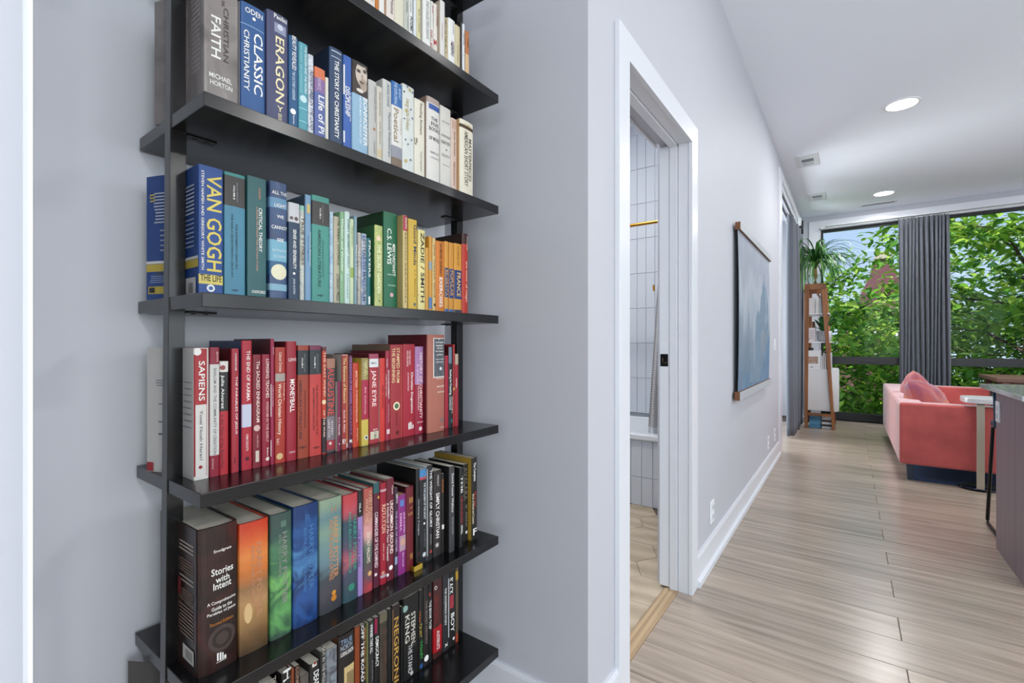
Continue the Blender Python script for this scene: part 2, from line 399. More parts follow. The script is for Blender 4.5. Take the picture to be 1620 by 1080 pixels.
ap = box('apron', 3.318, 3.34, .80, 2.55, 0, rim - .045, GROUT, tub); ap.location = (-3.31, -.8, 0)
for j in range(-6, 12):
    yc = 1.307 - TW / 2 + j * TW
    if yc < .84 or yc > 2.5: continue
    for z0, z1 in ((.0, .207), (.207, .475)):
        k = round(z1 - z0, 4)
        if k not in TM: TM[k] = tile_mesh(TW - .0028, k - .0028)
        link('tile', TM[k], tub, (3.319 - 3.31, yc - .8, z0 + .0014))
# hexagonal floor tiles
hexbase = struct(box('floor_bath', 1.36, 4.15, .722, 2.6, -.012, -.0045, mat('5a5248', .9)))
HX = wood_mat('stone_tile', 'a2927c', 'c0b09a', axis='Y', scale=2.2, rough=.5, stretch=.6, rnd=.06)
a = .145
def hexmesh():
    pts = [((a - .0015) * math.cos(math.pi / 6 + k * math.pi / 3), (a - .0015) * math.sin(math.pi / 6 + k * math.pi / 3)) for k in range(6)]
    return MB().prism(pts, -.006, 0).mesh('hex_tile', HX)
hm = hexmesh()
for i in range(-6, 9):
    for j in range(-1, 6):
        cx = 2.317 + i * a * math.sqrt(3) + (a * math.sqrt(3) / 2 if j % 2 else 0); cy = 1.005 + j * 1.5 * a
        if not (1.5 < cx < 3.2 and .86 < cy < 1.9): continue
        link('hex_tile', hm, hexbase, (cx, cy, 0))
# border pieces beside the threshold
for i in range(-6, 9):
    cx = 2.317 + i * a * math.sqrt(3) + (a * math.sqrt(3) / 2)
    if 1.5 < cx < 3.2:
        cy = 1.005 - 1.5 * a
        pts = [(cx + (a - .0015) * math.cos(math.pi / 6 + k * math.pi / 3), max(.7235, cy + (a - .0015) * math.sin(math.pi / 6 + k * math.pi / 3))) for k in range(6)]
        MB().prism(pts[:6], -.006, 0).build('hex_tile', HX, hexbase)
# shower rod, curtain, lamp
rod = tag(MB().tube([(3.42, .80, 2.08), (3.42, 2.6, 2.08)], .0125, 12).build('shower_rod', mat('c08a3c', 0.28, metal=1)), 'brass shower curtain rod running across the tiled bathtub alcove', 'rod')
cur = tag(empty('shower_curtain', (3.42, .98, 0)), 'grey waffle-weave shower curtain gathered at the side of the bathtub', 'curtain')
m = MB(); NX, NZ = 60, 26
WAF = bpy.data.materials.new('waffle_cloth'); WAF.use_nodes = True
_t = WAF.node_tree; _p = _t.nodes['Principled BSDF']; _p.inputs['Roughness'].default_value = .9
_tc = _t.nodes.new('ShaderNodeTexCoord'); _ck = _t.nodes.new('ShaderNodeTexChecker'); _ck.inputs['Scale'].default_value = 120
_ck.inputs['Color1'].default_value = lin('dcdcdc'); _ck.inputs['Color2'].default_value = lin('8c8c90')
_t.links.new(_tc.outputs['Object'], _ck.inputs['Vector']); _t.links.new(_ck.outputs['Color'], _p.inputs['Base Color'])
vs = []
for iz in range(NZ + 1):
    f = iz / NZ; z = 2.06 - f * 1.5; spread = .138 + .102 * f
    for ix in range(NX + 1):
        u = ix / NX; yy = -.12 + u * (spread + .12); xx = .035 * math.sin(u * 34) * (.6 + .4 * f)
        vs.append((xx, yy, z))
m.add(vs, [(iz*(NX+1)+ix, iz*(NX+1)+ix+1, (iz+1)*(NX+1)+ix+1, (iz+1)*(NX+1)+ix) for iz in range(NZ) for ix in range(NX)], 0, True)
m.build('cloth', WAF, cur, fix=False)
m = MB(); row = NZ - 1
hv = [(x, y, z) for (x, y, z) in vs[NZ*(NX+1):]] + [(x - .002, y, z - .05) for (x, y, z) in vs[NZ*(NX+1):]]
m.add(hv, [(i, i+1, NX+2+i, NX+1+i) for i in range(NX)], 0, True); m.build('hem', mat('d8dade', .8), cur, fix=False)
for k in range(5):
    yy = -.1 + k * .045
    MB().tube([(.0155 * math.cos(t), yy, 2.08 + .0165 * math.sin(t)) for t in [2 * math.pi * q / 12 for q in range(13)]], .0022, 5).build('ring', mat('c08a3c', 0.28, metal=1), cur)
MB().tube([(-.03, .182, 1.61), (-.035, .181, 1.59), (-.035, .178, 1.565)], .008, 6).build('tie_hook', mat('c08a3c', 0.28, metal=1), cur)

# ------------------------------------------------------------------ ceiling fixtures
LITM = emit_mat('lamp_face', (1, .98, .95, 1), 14.0)
RINGM = mat('e6e8ea', .4)
def downlight(x, y, label, r=.125, watts=DOWNLIGHT_W, grp='recessed ceiling lights'):
    e = tag(empty('recessed_light', (x, y, ZC)), label, 'ceiling light', grp)
    MB().lathe([(r - .022, -.002), (r - .018, -.008), (r, -.006), (r + .002, 0)], 0, 0, 32, cap=False).build('trim_ring', RINGM, e)
    MB().lathe([(0.0001, -.0035), (r - .02, -.0035)], 0, 0, 32, cap=False).build('lamp_lens', LITM, e)
    ld = bpy.data.lights.new('lamp_glow', 'AREA'); ld.shape = 'DISK'; ld.size = r * 1.7; ld.energy = watts; ld.color = (1, .985, .97)
    lo = bpy.data.objects.new('lamp_glow', ld); COL.objects.link(lo); lo.parent = e; lo.location = (0, 0, -.012)
    return e
downlight(5.10, -.361, 'round recessed light, larger and nearer of the two in view on the white ceiling')
downlight(7.98, -.377, 'round recessed light near the window wall, smaller of the two in view')
for (x, y, w_) in ((2.22, -.37, 'above the bathroom doorway'), (-.66, -.37, 'above the camera end of the corridor'), (2.22, -2.6, 'above the kitchen side of the island'), (5.1, -2.6, 'above the far end of the island'), (7.98, -2.6, 'above the middle of the living room'), (-.66, -2.6, 'above the back of the kitchen'), (2.22, -4.4, 'beside the middle kitchen window'), (5.1, -4.4, 'beside the far kitchen window'), (-.66, -4.4, 'beside the back kitchen window'), (7.9, -4.4, 'in the far right corner of the living room')):
    downlight(x, y, 'round recessed ceiling light ' + w_, watts={2.22: 3.0, -.66: 6.0}.get(x, DOWNLIGHT_W) if y == -.37 else DOWNLIGHT_W)  # rows over kitchen and living room are unseen lamps added for brightness
downlight(2.6, 1.5, 'round recessed light in the bathroom ceiling, out of view', watts=34)
downlight(7.0, 1.35, 'round recessed light in the side room beyond the cased opening', watts=14)
VENT = mat('d4d8dc', .4); VDARK = mat('5c6168', .6)
def vent(x, y, lx, ly, label):
    e = tag(empty('ceiling_vent', (x, y, ZC)), label, 'ceiling vent', 'square ceiling vents')
    box('plate', -lx, lx, -ly, ly, -.008, 0, VENT, e, .002)
    box('grille_opening', -lx * .35, lx * .1, -ly * .55, ly * .55, -.0095, -.0075, VDARK, e)
    for k in range(5): box('louvre', -lx * .33 + k * lx * .09, -lx * .31 + k * lx * .09, -ly * .54, ly * .54, -.012, -.009, mat('8c9298', .4), e)
    box('sensor_panel', lx * .2, lx * .7, -ly * .5, ly * .5, -.010, -.0075, mat('b8bcc2', .4), e)
vent(6.06, .367, .2, .1, 'square white ceiling vent, nearer one, by the left wall')
vent(7.62, .353, .2, .1, 'square white ceiling vent, farther one, by the left wall')
sl = tag(empty('slot_diffuser', (8.50, -.338, ZC)), 'long narrow slot diffuser in the ceiling by the window wall', 'ceiling vent')
box('plate', -.06, .06, -.21, .21, -.008, 0, VENT, sl, .002)
for k in range(2): box('slot', -.03 + k * .045, -.012 + k * .045, -.18, .18, -.0095, -.0075, mat('3c4046', .6), sl)

# ------------------------------------------------------------------ wall plates
PL = mat('e2e5e9', .3)
def plate_outlet(x, z, label, cat='outlet', grp='wall outlets', y=YW):
    e = tag(empty('wall_outlet' if cat == 'outlet' else 'light_switch', (x, y, z)), label, cat, grp)
    box('plate', -.04, .04, -.007, 0, -.06, .06, PL, e, .003)
    if cat == 'outlet':
        for dz in (-.026, .026):
            s_ = box('socket', -.017, .017, -.0095, -.0065, dz - .015, dz + .015, mat('c8ccd2', .35), e, .002)
            for dx in (-.007, .007): box('slot', dx - .0012, dx + .0012, -.0101, -.0092, dz - .005, dz + .006, mat('4a4c50', .6), s_)
    else:
        for k, dx in enumerate((-.018, .018)): box('rocker', dx - .014, dx + .014, -.0105, -.0065, -.034, .034, mat('ccd0d6', .35), e, .002)
    return e
plate_outlet(2.715, .262, 'white outlet low on the wall nearest the bathroom doorway')
plate_outlet(4.91, .262, 'white outlet low on the wall, nearer of the far pair')
plate_outlet(5.37, .262, 'white outlet low on the wall closest to the cased opening')
plate_outlet(5.37, 1.17, 'white rocker light switch between the hanging picture and the cased opening', 'switch', None)

# ------------------------------------------------------------------ wall hanging
wh = tag(empty('wall_hanging', (4.0, .585, 1.4)), 'misty blue-grey canvas wall hanging between two wooden rails on the corridor wall', 'picture')
RAILF = mat('a9aeb2', .5, var=.12, scale=60); RAILE = mat('6a4023', .5, var=.2, scale=80)
def rail(z0, z1, x0, x1):
    m = MB(); m.box(x0, x1, -.021, .012, z0, z1, 0)
    o = m.build('hanging_rail', [RAILF, RAILE], wh, bevel=.0015)
    for p in o.data.polygons:
        if p.normal.y > -.5: p.material_index = 1
rail(.515, .565, -.71, .767); rail(-.585, -.53, -.73, .757)
CAN = bpy.data.materials.new('painted_canvas'); CAN.use_nodes = True
t = CAN.node_tree; p = t.nodes['Principled BSDF']; p.inputs['Roughness'].default_value = .8
tc = t.nodes.new('ShaderNodeTexCoord'); sp = t.nodes.new('ShaderNodeSeparateXYZ'); nz = t.nodes.new('ShaderNodeTexNoise'); nz.inputs['Scale'].default_value = 3.2; nz.inputs['Detail'].default_value = 6
mpg = t.nodes.new('ShaderNodeMapping'); mpg.inputs['Scale'].default_value = (1.6, 1, .8)
t.links.new(tc.outputs['Object'], mpg.inputs[0]); t.links.new(mpg.outputs[0], nz.inputs['Vector']); t.links.new(tc.outputs['Object'], sp.inputs[0])
ad = t.nodes.new('ShaderNodeMath'); ad.operation = 'MULTIPLY_ADD'; ad.inputs[1].default_value = .9
t.links.new(nz.outputs['Fac'], ad.inputs[0]); t.links.new(sp.outputs['Z'], ad.inputs[2])
r = t.nodes.new('ShaderNodeValToRGB'); e = r.color_ramp.elements
e[0].position = .0; e[0].color = lin('5f7488'); e[1].position = 1.0; e[1].color = lin('9a9fab')
for pos, c in ((.3, '76828f'), (.45, '909aa6'), (.6, '9ea4ae'), (.8, '8f95a2')): q = e.new(pos); q.color = lin(c)
t.links.new(ad.outputs[0], r.inputs[0]); t.links.new(r.outputs[0], p.inputs['Base Color'])
ROCK = art_mat(['5e7284', '6e8292', '647a8e', '82909e'], 3.0, .8, 1.0); SLOPE = art_mat(['55708a', '68829c'], 4.0, .8, 1.0)
rockp = [(-.3,-.5),(-.2,-.36),(-.05,-.25),(.02,-.02),(.12,.05),(.2,.02),(.26,.16),(.33,.2),(.36,.28),(.41,.26),(.43,.37),(.455,.37),(.47,.26),(.55,.27),(.59,.18),(.64,.12),(.655,-.1),(.6,-.2),(.5,-.16),(.44,-.08),(.3,-.12),(.22,-.22),(.3,-.4),(.2,-.52)]
slopep = [(-.62,-.53),(-.4,-.42),(.0,-.5),(.3,-.42),(.4,-.36),(.5,-.26),(.6,-.2),(.68,-.14),(.72,-.2),(.72,-.54),(-.62,-.54)]
def inside(x, z, P):
    r_ = False; k = len(P) - 1
    for q in range(len(P)):
        (xi_, zi_), (xj_, zj_) = P[q], P[k]
        if (zi_ > z) != (zj_ > z) and x < (xj_ - xi_) * (z - zi_) / (zj_ - zi_) + xi_: r_ = not r_
        k = q
    return r_
m = MB(); nX, nZ = 130, 110; vs = []
for iz in range(nZ + 1):
    for ix in range(nX + 1):
        u, w = ix / nX, iz / nZ
        edge = 4 * (u - .5) ** 2
        vs.append((-.70 + u * 1.43, -.004 - .008 * edge * math.sin(math.pi * w), -.56 + w * 1.1))
m.v = vs
for az_ in range(nZ):
    for cx_ in range(nX):
        x_ = -.70 + (cx_ + .5) / nX * 1.43; z_ = -.56 + (az_ + .5) / nZ * 1.1
        mi = 1 if inside(x_, z_, rockp) else (2 if inside(x_, z_, slopep) else 0)
        m.f.append((az_*(nX+1)+cx_, az_*(nX+1)+cx_+1, (az_+1)*(nX+1)+cx_+1, (az_+1)*(nX+1)+cx_)); m.m.append(mi); m.sm.append(True)
o = m.build('canvas', [CAN, ROCK, SLOPE], wh, fix=False); sd = o.modifiers.new('thick', 'SOLIDIFY'); sd.thickness = .003

# ------------------------------------------------------------------ bookcase
bc = tag(empty('bookcase', (0, 0, 0)), 'tall black bookcase with seven open shelves in the wall niche', 'bookcase')
ZSH = [2.269, 1.9331, 1.597, 1.265, .9335, .5967, .2563]
XL = lambda z: .3251 + .0025 * (1.265 - z) / .333 * -1
XR = 1.125
for i, z in enumerate(ZSH):
    xl = .3251 - .0025 * (i - 3)
    m = MB(); m.box(xl, XR, .8614, 1.169, z - .0245, z)
    m.build('shelf', BLACK, bc, bevel=.0012)
def post(xa, xb, ya, yb, lean):
    zt, zb = 2.34, 0.0
    f = lambda z: lean * (z - 1.265) / .333
    m = MB()
    m.add([(xa+f(zb),ya,zb),(xb+f(zb),ya,zb),(xb+f(zb),yb,zb),(xa+f(zb),yb,zb),(xa+f(zt),ya,zt),(xb+f(zt),ya,zt),(xb+f(zt),yb,zt),(xa+f(zt),yb,zt)],
          [(0,3,2,1),(4,5,6,7),(0,1,5,4),(1,2,6,5),(2,3,7,6),(3,0,4,7)])
    m.build('upright', BLACK, bc, bevel=.0008)
post(.3235, .3497, 1.002, 1.028, .0025); post(1.098, 1.1255, 1.006, 1.033, 0)
for i, z in enumerate(ZSH):
    for x0, x1 in ((.352 - .0025 * (i - 3), .405), (1.045, 1.097)):
        k = box('bracket', x0, x1, 1.004, 1.026, z - .0275, z - .0247, BLACKM, bc, .001)
        for q in (.3, .7):
            MB().lathe([(.004, z - .0295), (.0045, z - .0278)], x0 + (x1 - x0) * q, 1.015, 8).build('screw', mat('3a3a3c', .3, metal=.8), k)

# ------------------------------------------------------------------ books
def text_mesh(st, cache={}):
    if st in cache: return cache[st]
    c = bpy.data.curves.new('lettering', 'FONT'); c.body = st; c.size = 1; c.resolution_u = 2; c.offset = .012
    o = bpy.data.objects.new('lettering', c); COL.objects.link(o)
    me = bpy.data.meshes.new_from_object(o, depsgraph=bpy.context.evaluated_depsgraph_get()) if False else o.to_mesh()
    vs = [tuple(v.co) for v in me.vertices]; fs = [tuple(p.vertices) for p in me.polygons]
    o.to_mesh_clear(); COL.objects.unlink(o); bpy.data.objects.remove(o); bpy.data.curves.remove(c)
    if vs:
        x0 = min(v[0] for v in vs); x1 = max(v[0] for v in vs); y0 = min(v[1] for v in vs); y1 = max(v[1] for v in vs)
        vs = [((v[0] - x0) / max(x1 - x0, 1e-6), (v[1] - y0) / max(y1 - y0, 1e-6)) for v in vs]
    cache[st] = (vs, fs)
    return cache[st]

ROWG = {1: 'books in the topmost row of the bookcase', 2: 'books in the second row of the bookcase', 3: 'books in the third row of the bookcase', 4: 'books in the red row of the bookcase', 5: 'books in the fifth row of the bookcase', 6: 'books in the lowest row of the bookcase'}
ZROW = {1: 1.9331, 2: 1.597, 3: 1.265, 4: .9335, 5: .5967, 6: .2563}
def lines(u0, u1, f1, f0, n, c, thick=.35, seed=1):
    r_ = random.Random(seed); st = (f1 - f0) / n
    return [(u0, u1 - r_.uniform(0, .12) * (u1 - u0), f1 - k * st - st * thick, f1 - k * st, c) for k in range(n)]
SIDE = {
'thick blue book with large yellow title, leftmost, third row':
    [(.0, 1, .225, .285, 'e2c850'), (.0, 1, .288, .31, 'e8e8e4')] + [(.60, .97, .045, .105, 'e2c850')] + [(.06, .34, .01, .15, 'd8d6d2')]
    + lines(.10, .36, .86, .62, 8, 'c8d0dc', .4, 2) + lines(.10, .34, .60, .36, 7, 'a8b4cc', .3, 3) + lines(.62, .88, .86, .60, 10, 'c8d0dc', .4, 4) + lines(.62, .8, .56, .36, 5, 'a8b4cc', .3, 5) + lines(.62, .95, .19, .125, 4, '9cb0d4', .4, 6)
    + [(.86, .93, .79, .80, 'f0dc6a'), (.86, .93, .815, .825, 'f0dc6a'), (.86, .93, .84, .85, 'f0dc6a'), (.92, .93, .815, .85, 'f0dc6a'), (.86, .87, .79, .825, 'f0dc6a')]
    + [(.86, .94, .055, .095, '22242c')] + lines(.62, .84, .2, .225, 1, '6a5a20') + [(.12 + .02 * k, .128 + .02 * k, .03, .11, '4a4a4e') for k in range(6)],
'white book with red upper panel, leftmost, red row':
    lines(.62, .85, .74, .68, 3, '6a6a74', .3, 7) + [(.62, .8, .545, .552, '6a6a74'), (.62, .8, .40, .41, '6a6a74'), (.62, .8, .30, .315, '6a6a74')] + [(.60, .70, .82, .99, 'b83038'), (.88, .99, .005, .075, 'c02028')]
    + lines(.05, .3, .74, .35, 8, '8a8a94', .15, 8),
'massive dark brown book with white sans title, leftmost, fifth row':
    lines(.08, .46, .88, .80, 3, 'c8b8a8', .4, 9) + lines(.08, .46, .76, .66, 5, '8a7462', .45, 10) + lines(.08, .46, .64, .58, 2, 'c8b8a8', .35, 11) + lines(.08, .46, .55, .46, 5, '8a7462', .45, 12) + lines(.08, .46, .44, .22, 9, '9a8472', .4, 13) + [(.06, .34, .07, .17, 'd8d4cc')] + [(.1 + .03 * k, .112 + .03 * k, .085, .15, '3a3636') for k in range(6)] + [(.38, .46, .5, .62, '8a2424')],
'thick grey-brown book with white and dark lettering, leftmost, second row':
    lines(.1, .36, .9, .3, 16, 'b8b0ac', .3, 14) + lines(.6, .8, .86, .08, 22, '9c948e', .3, 15),
}
def book_tone(hx):       # printed colours: saturated inks a little deeper
    v = [int(hx[q:q + 2], 16) / 255 for q in (0, 2, 4)]; s_ = (max(v) - min(v)) / max(max(v), .01); f = (1 - .13 * s_ - .02)
    return ''.join('%02x' % max(0, min(255, round(255 * q * f))) for q in v)
GRAD = {}
def grad_mat(cols, h, amt):
    key = ('grad', tuple(cols), round(h, 3), amt)
    if key in MC: return MC[key]
    m = bpy.data.materials.new('jacket_art'); m.use_nodes = True
    t = m.node_tree; p = t.nodes['Principled BSDF']; p.inputs['Roughness'].default_value = .28
    tc = t.nodes.new('ShaderNodeTexCoord'); sp = t.nodes.new('ShaderNodeSeparateXYZ'); nz = t.nodes.new('ShaderNodeTexNoise'); r = t.nodes.new('ShaderNodeValToRGB')
    nz.inputs['Scale'].default_value = 16; nz.inputs['Detail'].default_value = 5; nz.inputs['Distortion'].default_value = 1.4
    t.links.new(tc.outputs['Object'], sp.inputs[0]); t.links.new(tc.outputs['Object'], nz.inputs['Vector'])
    a1 = t.nodes.new('ShaderNodeMath'); a1.operation = 'MULTIPLY_ADD'; a1.inputs[1].default_value = 1 / h; a1.inputs[2].default_value = -amt / 2
    t.links.new(sp.outputs['Z'], a1.inputs[0])
    a2 = t.nodes.new('ShaderNodeMath'); a2.operation = 'MULTIPLY_ADD'; a2.inputs[1].default_value = amt
    t.links.new(nz.outputs['Fac'], a2.inputs[0]); t.links.new(a1.outputs[0], a2.inputs[2]); t.links.new(a2.outputs[0], r.inputs[0])
    e = r.color_ramp.elements; n = len(cols)
    e[0].position = .02; e[0].color = lin(book_tone(cols[0])); e[1].position = .98; e[1].color = lin(book_tone(cols[-1]))
    for i in range(1, n - 1): q = e.new(.02 + .96 * i / (n - 1)); q.color = lin(book_tone(cols[i]))
    t.links.new(r.outputs[0], p.inputs['Base Color'])
    MC[key] = m
    return m
def book(rec):
    row, X, Y, w, h, d, hard, col, label, T, P, D, Bn, side, page, art, splay, rough, bul = rec
    e = tag(empty('book', (X, Y, ZROW[row] + .0004)), label, 'book', ROWG[row])
    bmat = lambda hx, r_, **kw: mat(book_tone(hx), r_, **kw)
    bulge = bul if bul else (.0028 if hard else .0012)
    bulge = min(bulge, w * .16); rc = min(.0035 if hard else .0022, w * .22); th = .0028 if hard else .0009
    th = min(th, w * .2)
    def ysp(x):
        c = w / 2; y = -bulge * (1 - ((x - c) / c) ** 2); k = rc - (c - abs(x - c))
        if k > 0: y += rc * (1 - math.sqrt(max(0, 1 - (min(k, rc) / rc) ** 2)))
        return y
    NP = 11
    xs = [w / 2 * (1 - math.cos(math.pi * i / (NP - 1))) for i in range(NP)]
    ys_ = [ysp(x) for x in xs]
    def ysp(x):     # the same facets as the cover itself
        for i in range(NP - 1):
            if x <= xs[i + 1]: return ys_[i] + (ys_[i + 1] - ys_[i]) * (x - xs[i]) / max(xs[i + 1] - xs[i], 1e-9)
        return ys_[-1]
    # left board, possibly splayed outwards behind the upright
    if splay: lb = [(-splay, d), (-splay * .62, d * .8), (-splay * .2, d * .62), (0, d * .45)]
    else: lb = [(0, d)]
    outer = lb + [(x, ysp(x)) for x in xs] + [(w, d)]
    off = [(a + th, b) for a, b in lb] + [(min(max(x, th), w - th), ysp(x) + th + (.002 if hard else 0)) for x in xs] + [(w - th, d)]
    n = len(outer); nl = len(lb)
    zs = [0.0, h]
    for z0, z1, _ in Bn:
        for z in (z0, z1):
            if .001 < z < h - .001: zs.append(z)
    zs = sorted(set(round(z, 4) for z in zs))
    if art and art[0] == 'grad': base = grad_mat(art[2:], h, art[1])
    else: base = art_mat([book_tone(q) for q in art], 11 if hard else 34, .3, 1.1) if art else bmat(col, rough, var=.05, scale=40)
    mats = [base, bmat(side, rough) if side else base]
    bi = []
    for z0, z1, c in Bn: bi.append((z0, z1, len(mats))); mats.append(bmat(c, rough))
    m = MB()
    for k in range(len(zs) - 1):
        zc = (zs[k] + zs[k + 1]) / 2; mi = 0
        for z0, z1, q in bi:
            if z0 <= zc <= z1: mi = q
        for i in range(n - 1):
            left = i < nl
            a, b = outer[i], outer[i + 1]
            q = mi if (mi or not left) else 1
            if left and side: q = 1
            m.add([(a[0], a[1], zs[k]), (b[0], b[1], zs[k]), (b[0], b[1], zs[k+1]), (a[0], a[1], zs[k+1])], [(0, 1, 2, 3)], q, True)
            a, b = off[i], off[i + 1]
            m.add([(b[0], b[1], zs[k]), (a[0], a[1], zs[k]), (a[0], a[1], zs[k+1]), (b[0], b[1], zs[k+1])], [(0, 1, 2, 3)], q, False)
    for z, fl in ((0, 1), (h, 0)):
        for i in range(n - 1):
            q = [(outer[i][0], outer[i][1], z), (outer[i+1][0], outer[i+1][1], z), (off[i+1][0], off[i+1][1], z), (off[i][0], off[i][1], z)]
            m.add(q, [(3, 2, 1, 0) if not fl else (0, 1, 2, 3)], 0)
    cv = m.build('cover', mats, e, fix=False)
    ov = .0035 if hard else .0003
    pg = MB(); pt = [(th + .0001, d - ov), (th + .0001, rc + .001), (w - th - .0001, rc + .001), (w - th - .0001, d - ov)]
    if w - 2 * th > .002:
        pg.prism(pt, ov, h - ov - (.0006 if not hard else 0)).build('pages', mat(page, .85, var=.12, scale=160), e)
    for (xa, xb, z0, z1, c) in P:
        xa = max(xa, .0004); xb = min(xb, w - .0004); z0 = max(z0, .0005); z1 = min(z1, h - .0005)
        if xb - xa < .0006 or z1 - z0 < .0004: continue
        q = MB(); vv = []; sx = [xa] + [x for x in xs if xa + 1e-5 < x < xb - 1e-5] + [xb]; N = len(sx) - 1
        for x in sx:
            vv += [(x, ysp(x) - .0003, z0), (x, ysp(x) - .0003, z1)]
        q.add(vv, [(2*i, 2*i+2, 2*i+3, 2*i+1) for i in range(N)]); q.build('spine_panel', bmat(c, rough), e, fix=False)
    for di, (xc, zc, r, c, rx) in enumerate(D):
        q = MB(); vv = []; e0 = .0003; xa, xb = max(xc - rx, e0), min(xc + rx, w - e0)
        if xb - xa < .0004: continue
        sx = sorted(set([round(xc - rx * math.cos(math.pi * q_ / 14), 6) for q_ in range(15)] + [x for x in xs] + [xa, xb])); sx = [x for x in sx if xa - 1e-7 <= x <= xb + 1e-7]
        for x in sx:
            hz = r * math.sqrt(max(0, 1 - min(1, abs(x - xc) / rx) ** 2)); y_ = ysp(x) - .0004 - .00012 * di
            vv += [(x, y_, min(h, max(0, zc - hz))), (x, y_, min(h, max(0, zc + hz)))]
        q.add(vv, [(2*i, 2*i+2, 2*i+3, 2*i+1) for i in range(len(sx) - 1)]); q.build('spine_emblem', bmat(c, rough), e, fix=False)
    for t_ in T:
        vs, fs = text_mesh(t_[1])
        if not vs: continue
        out = []
        if t_[0] == 'v':
            _, st, xc, z0, z1, ww, c = t_
            for (a_, b_) in vs:
                x = xc + (b_ - .5) * ww; x = min(max(x, .0003), w - .0003); out.append((x, ysp(x) - .0007, z0 + (z1 - z0) * a_))
        else:
            _, st, xa, xb, zc, hh, c = t_
            for (a_, b_) in vs:
                x = xa + (xb - xa) * a_; x = min(max(x, .0003), w - .0003); out.append((x, ysp(x) - .0007, zc + (b_ - .5) * hh))
        if max(o_[2] for o_ in out) < 0.002 or min(o_[2] for o_ in out) > h: continue
        q = MB(); q.add(out, fs); q.build('spine_lettering', bmat(c, .5), e, fix=False)
    if label in SIDE:
        def lbx(u):
            yv = u * d
            pl = [(0, 0)] + lb[::-1]
            for (x0_, y0_), (x1_, y1_) in zip(pl, pl[1:]):
                if y0_ <= yv <= y1_: return x0_ + (x1_ - x0_) * (yv - y0_) / (y1_ - y0_ + 1e-9)
            return pl[-1][0]
        byc = {}
        for (u0, u1, f0, f1, c) in SIDE[label]: byc.setdefault(c, []).append((u0, u1, f0, f1))
        for li, (c, L_) in enumerate(byc.items()):
            q = MB()
            for (u0, u1, f0, f1) in L_:
                N = 6; vv = []
                for i in range(N + 1):
                    u = u0 + (u1 - u0) * i / N; vv += [(lbx(u) - .0004 - .00025 * li, u * d, f0 * h), (lbx(u) - .0004 - .00025 * li, u * d, f1 * h)]
                q.add(vv, [(2*i, 2*i+2, 2*i+3, 2*i+1) for i in range(N)])
            q.build('cover_print', bmat(c, .5), e, fix=False)['kind'] = 'stuff'
    return e

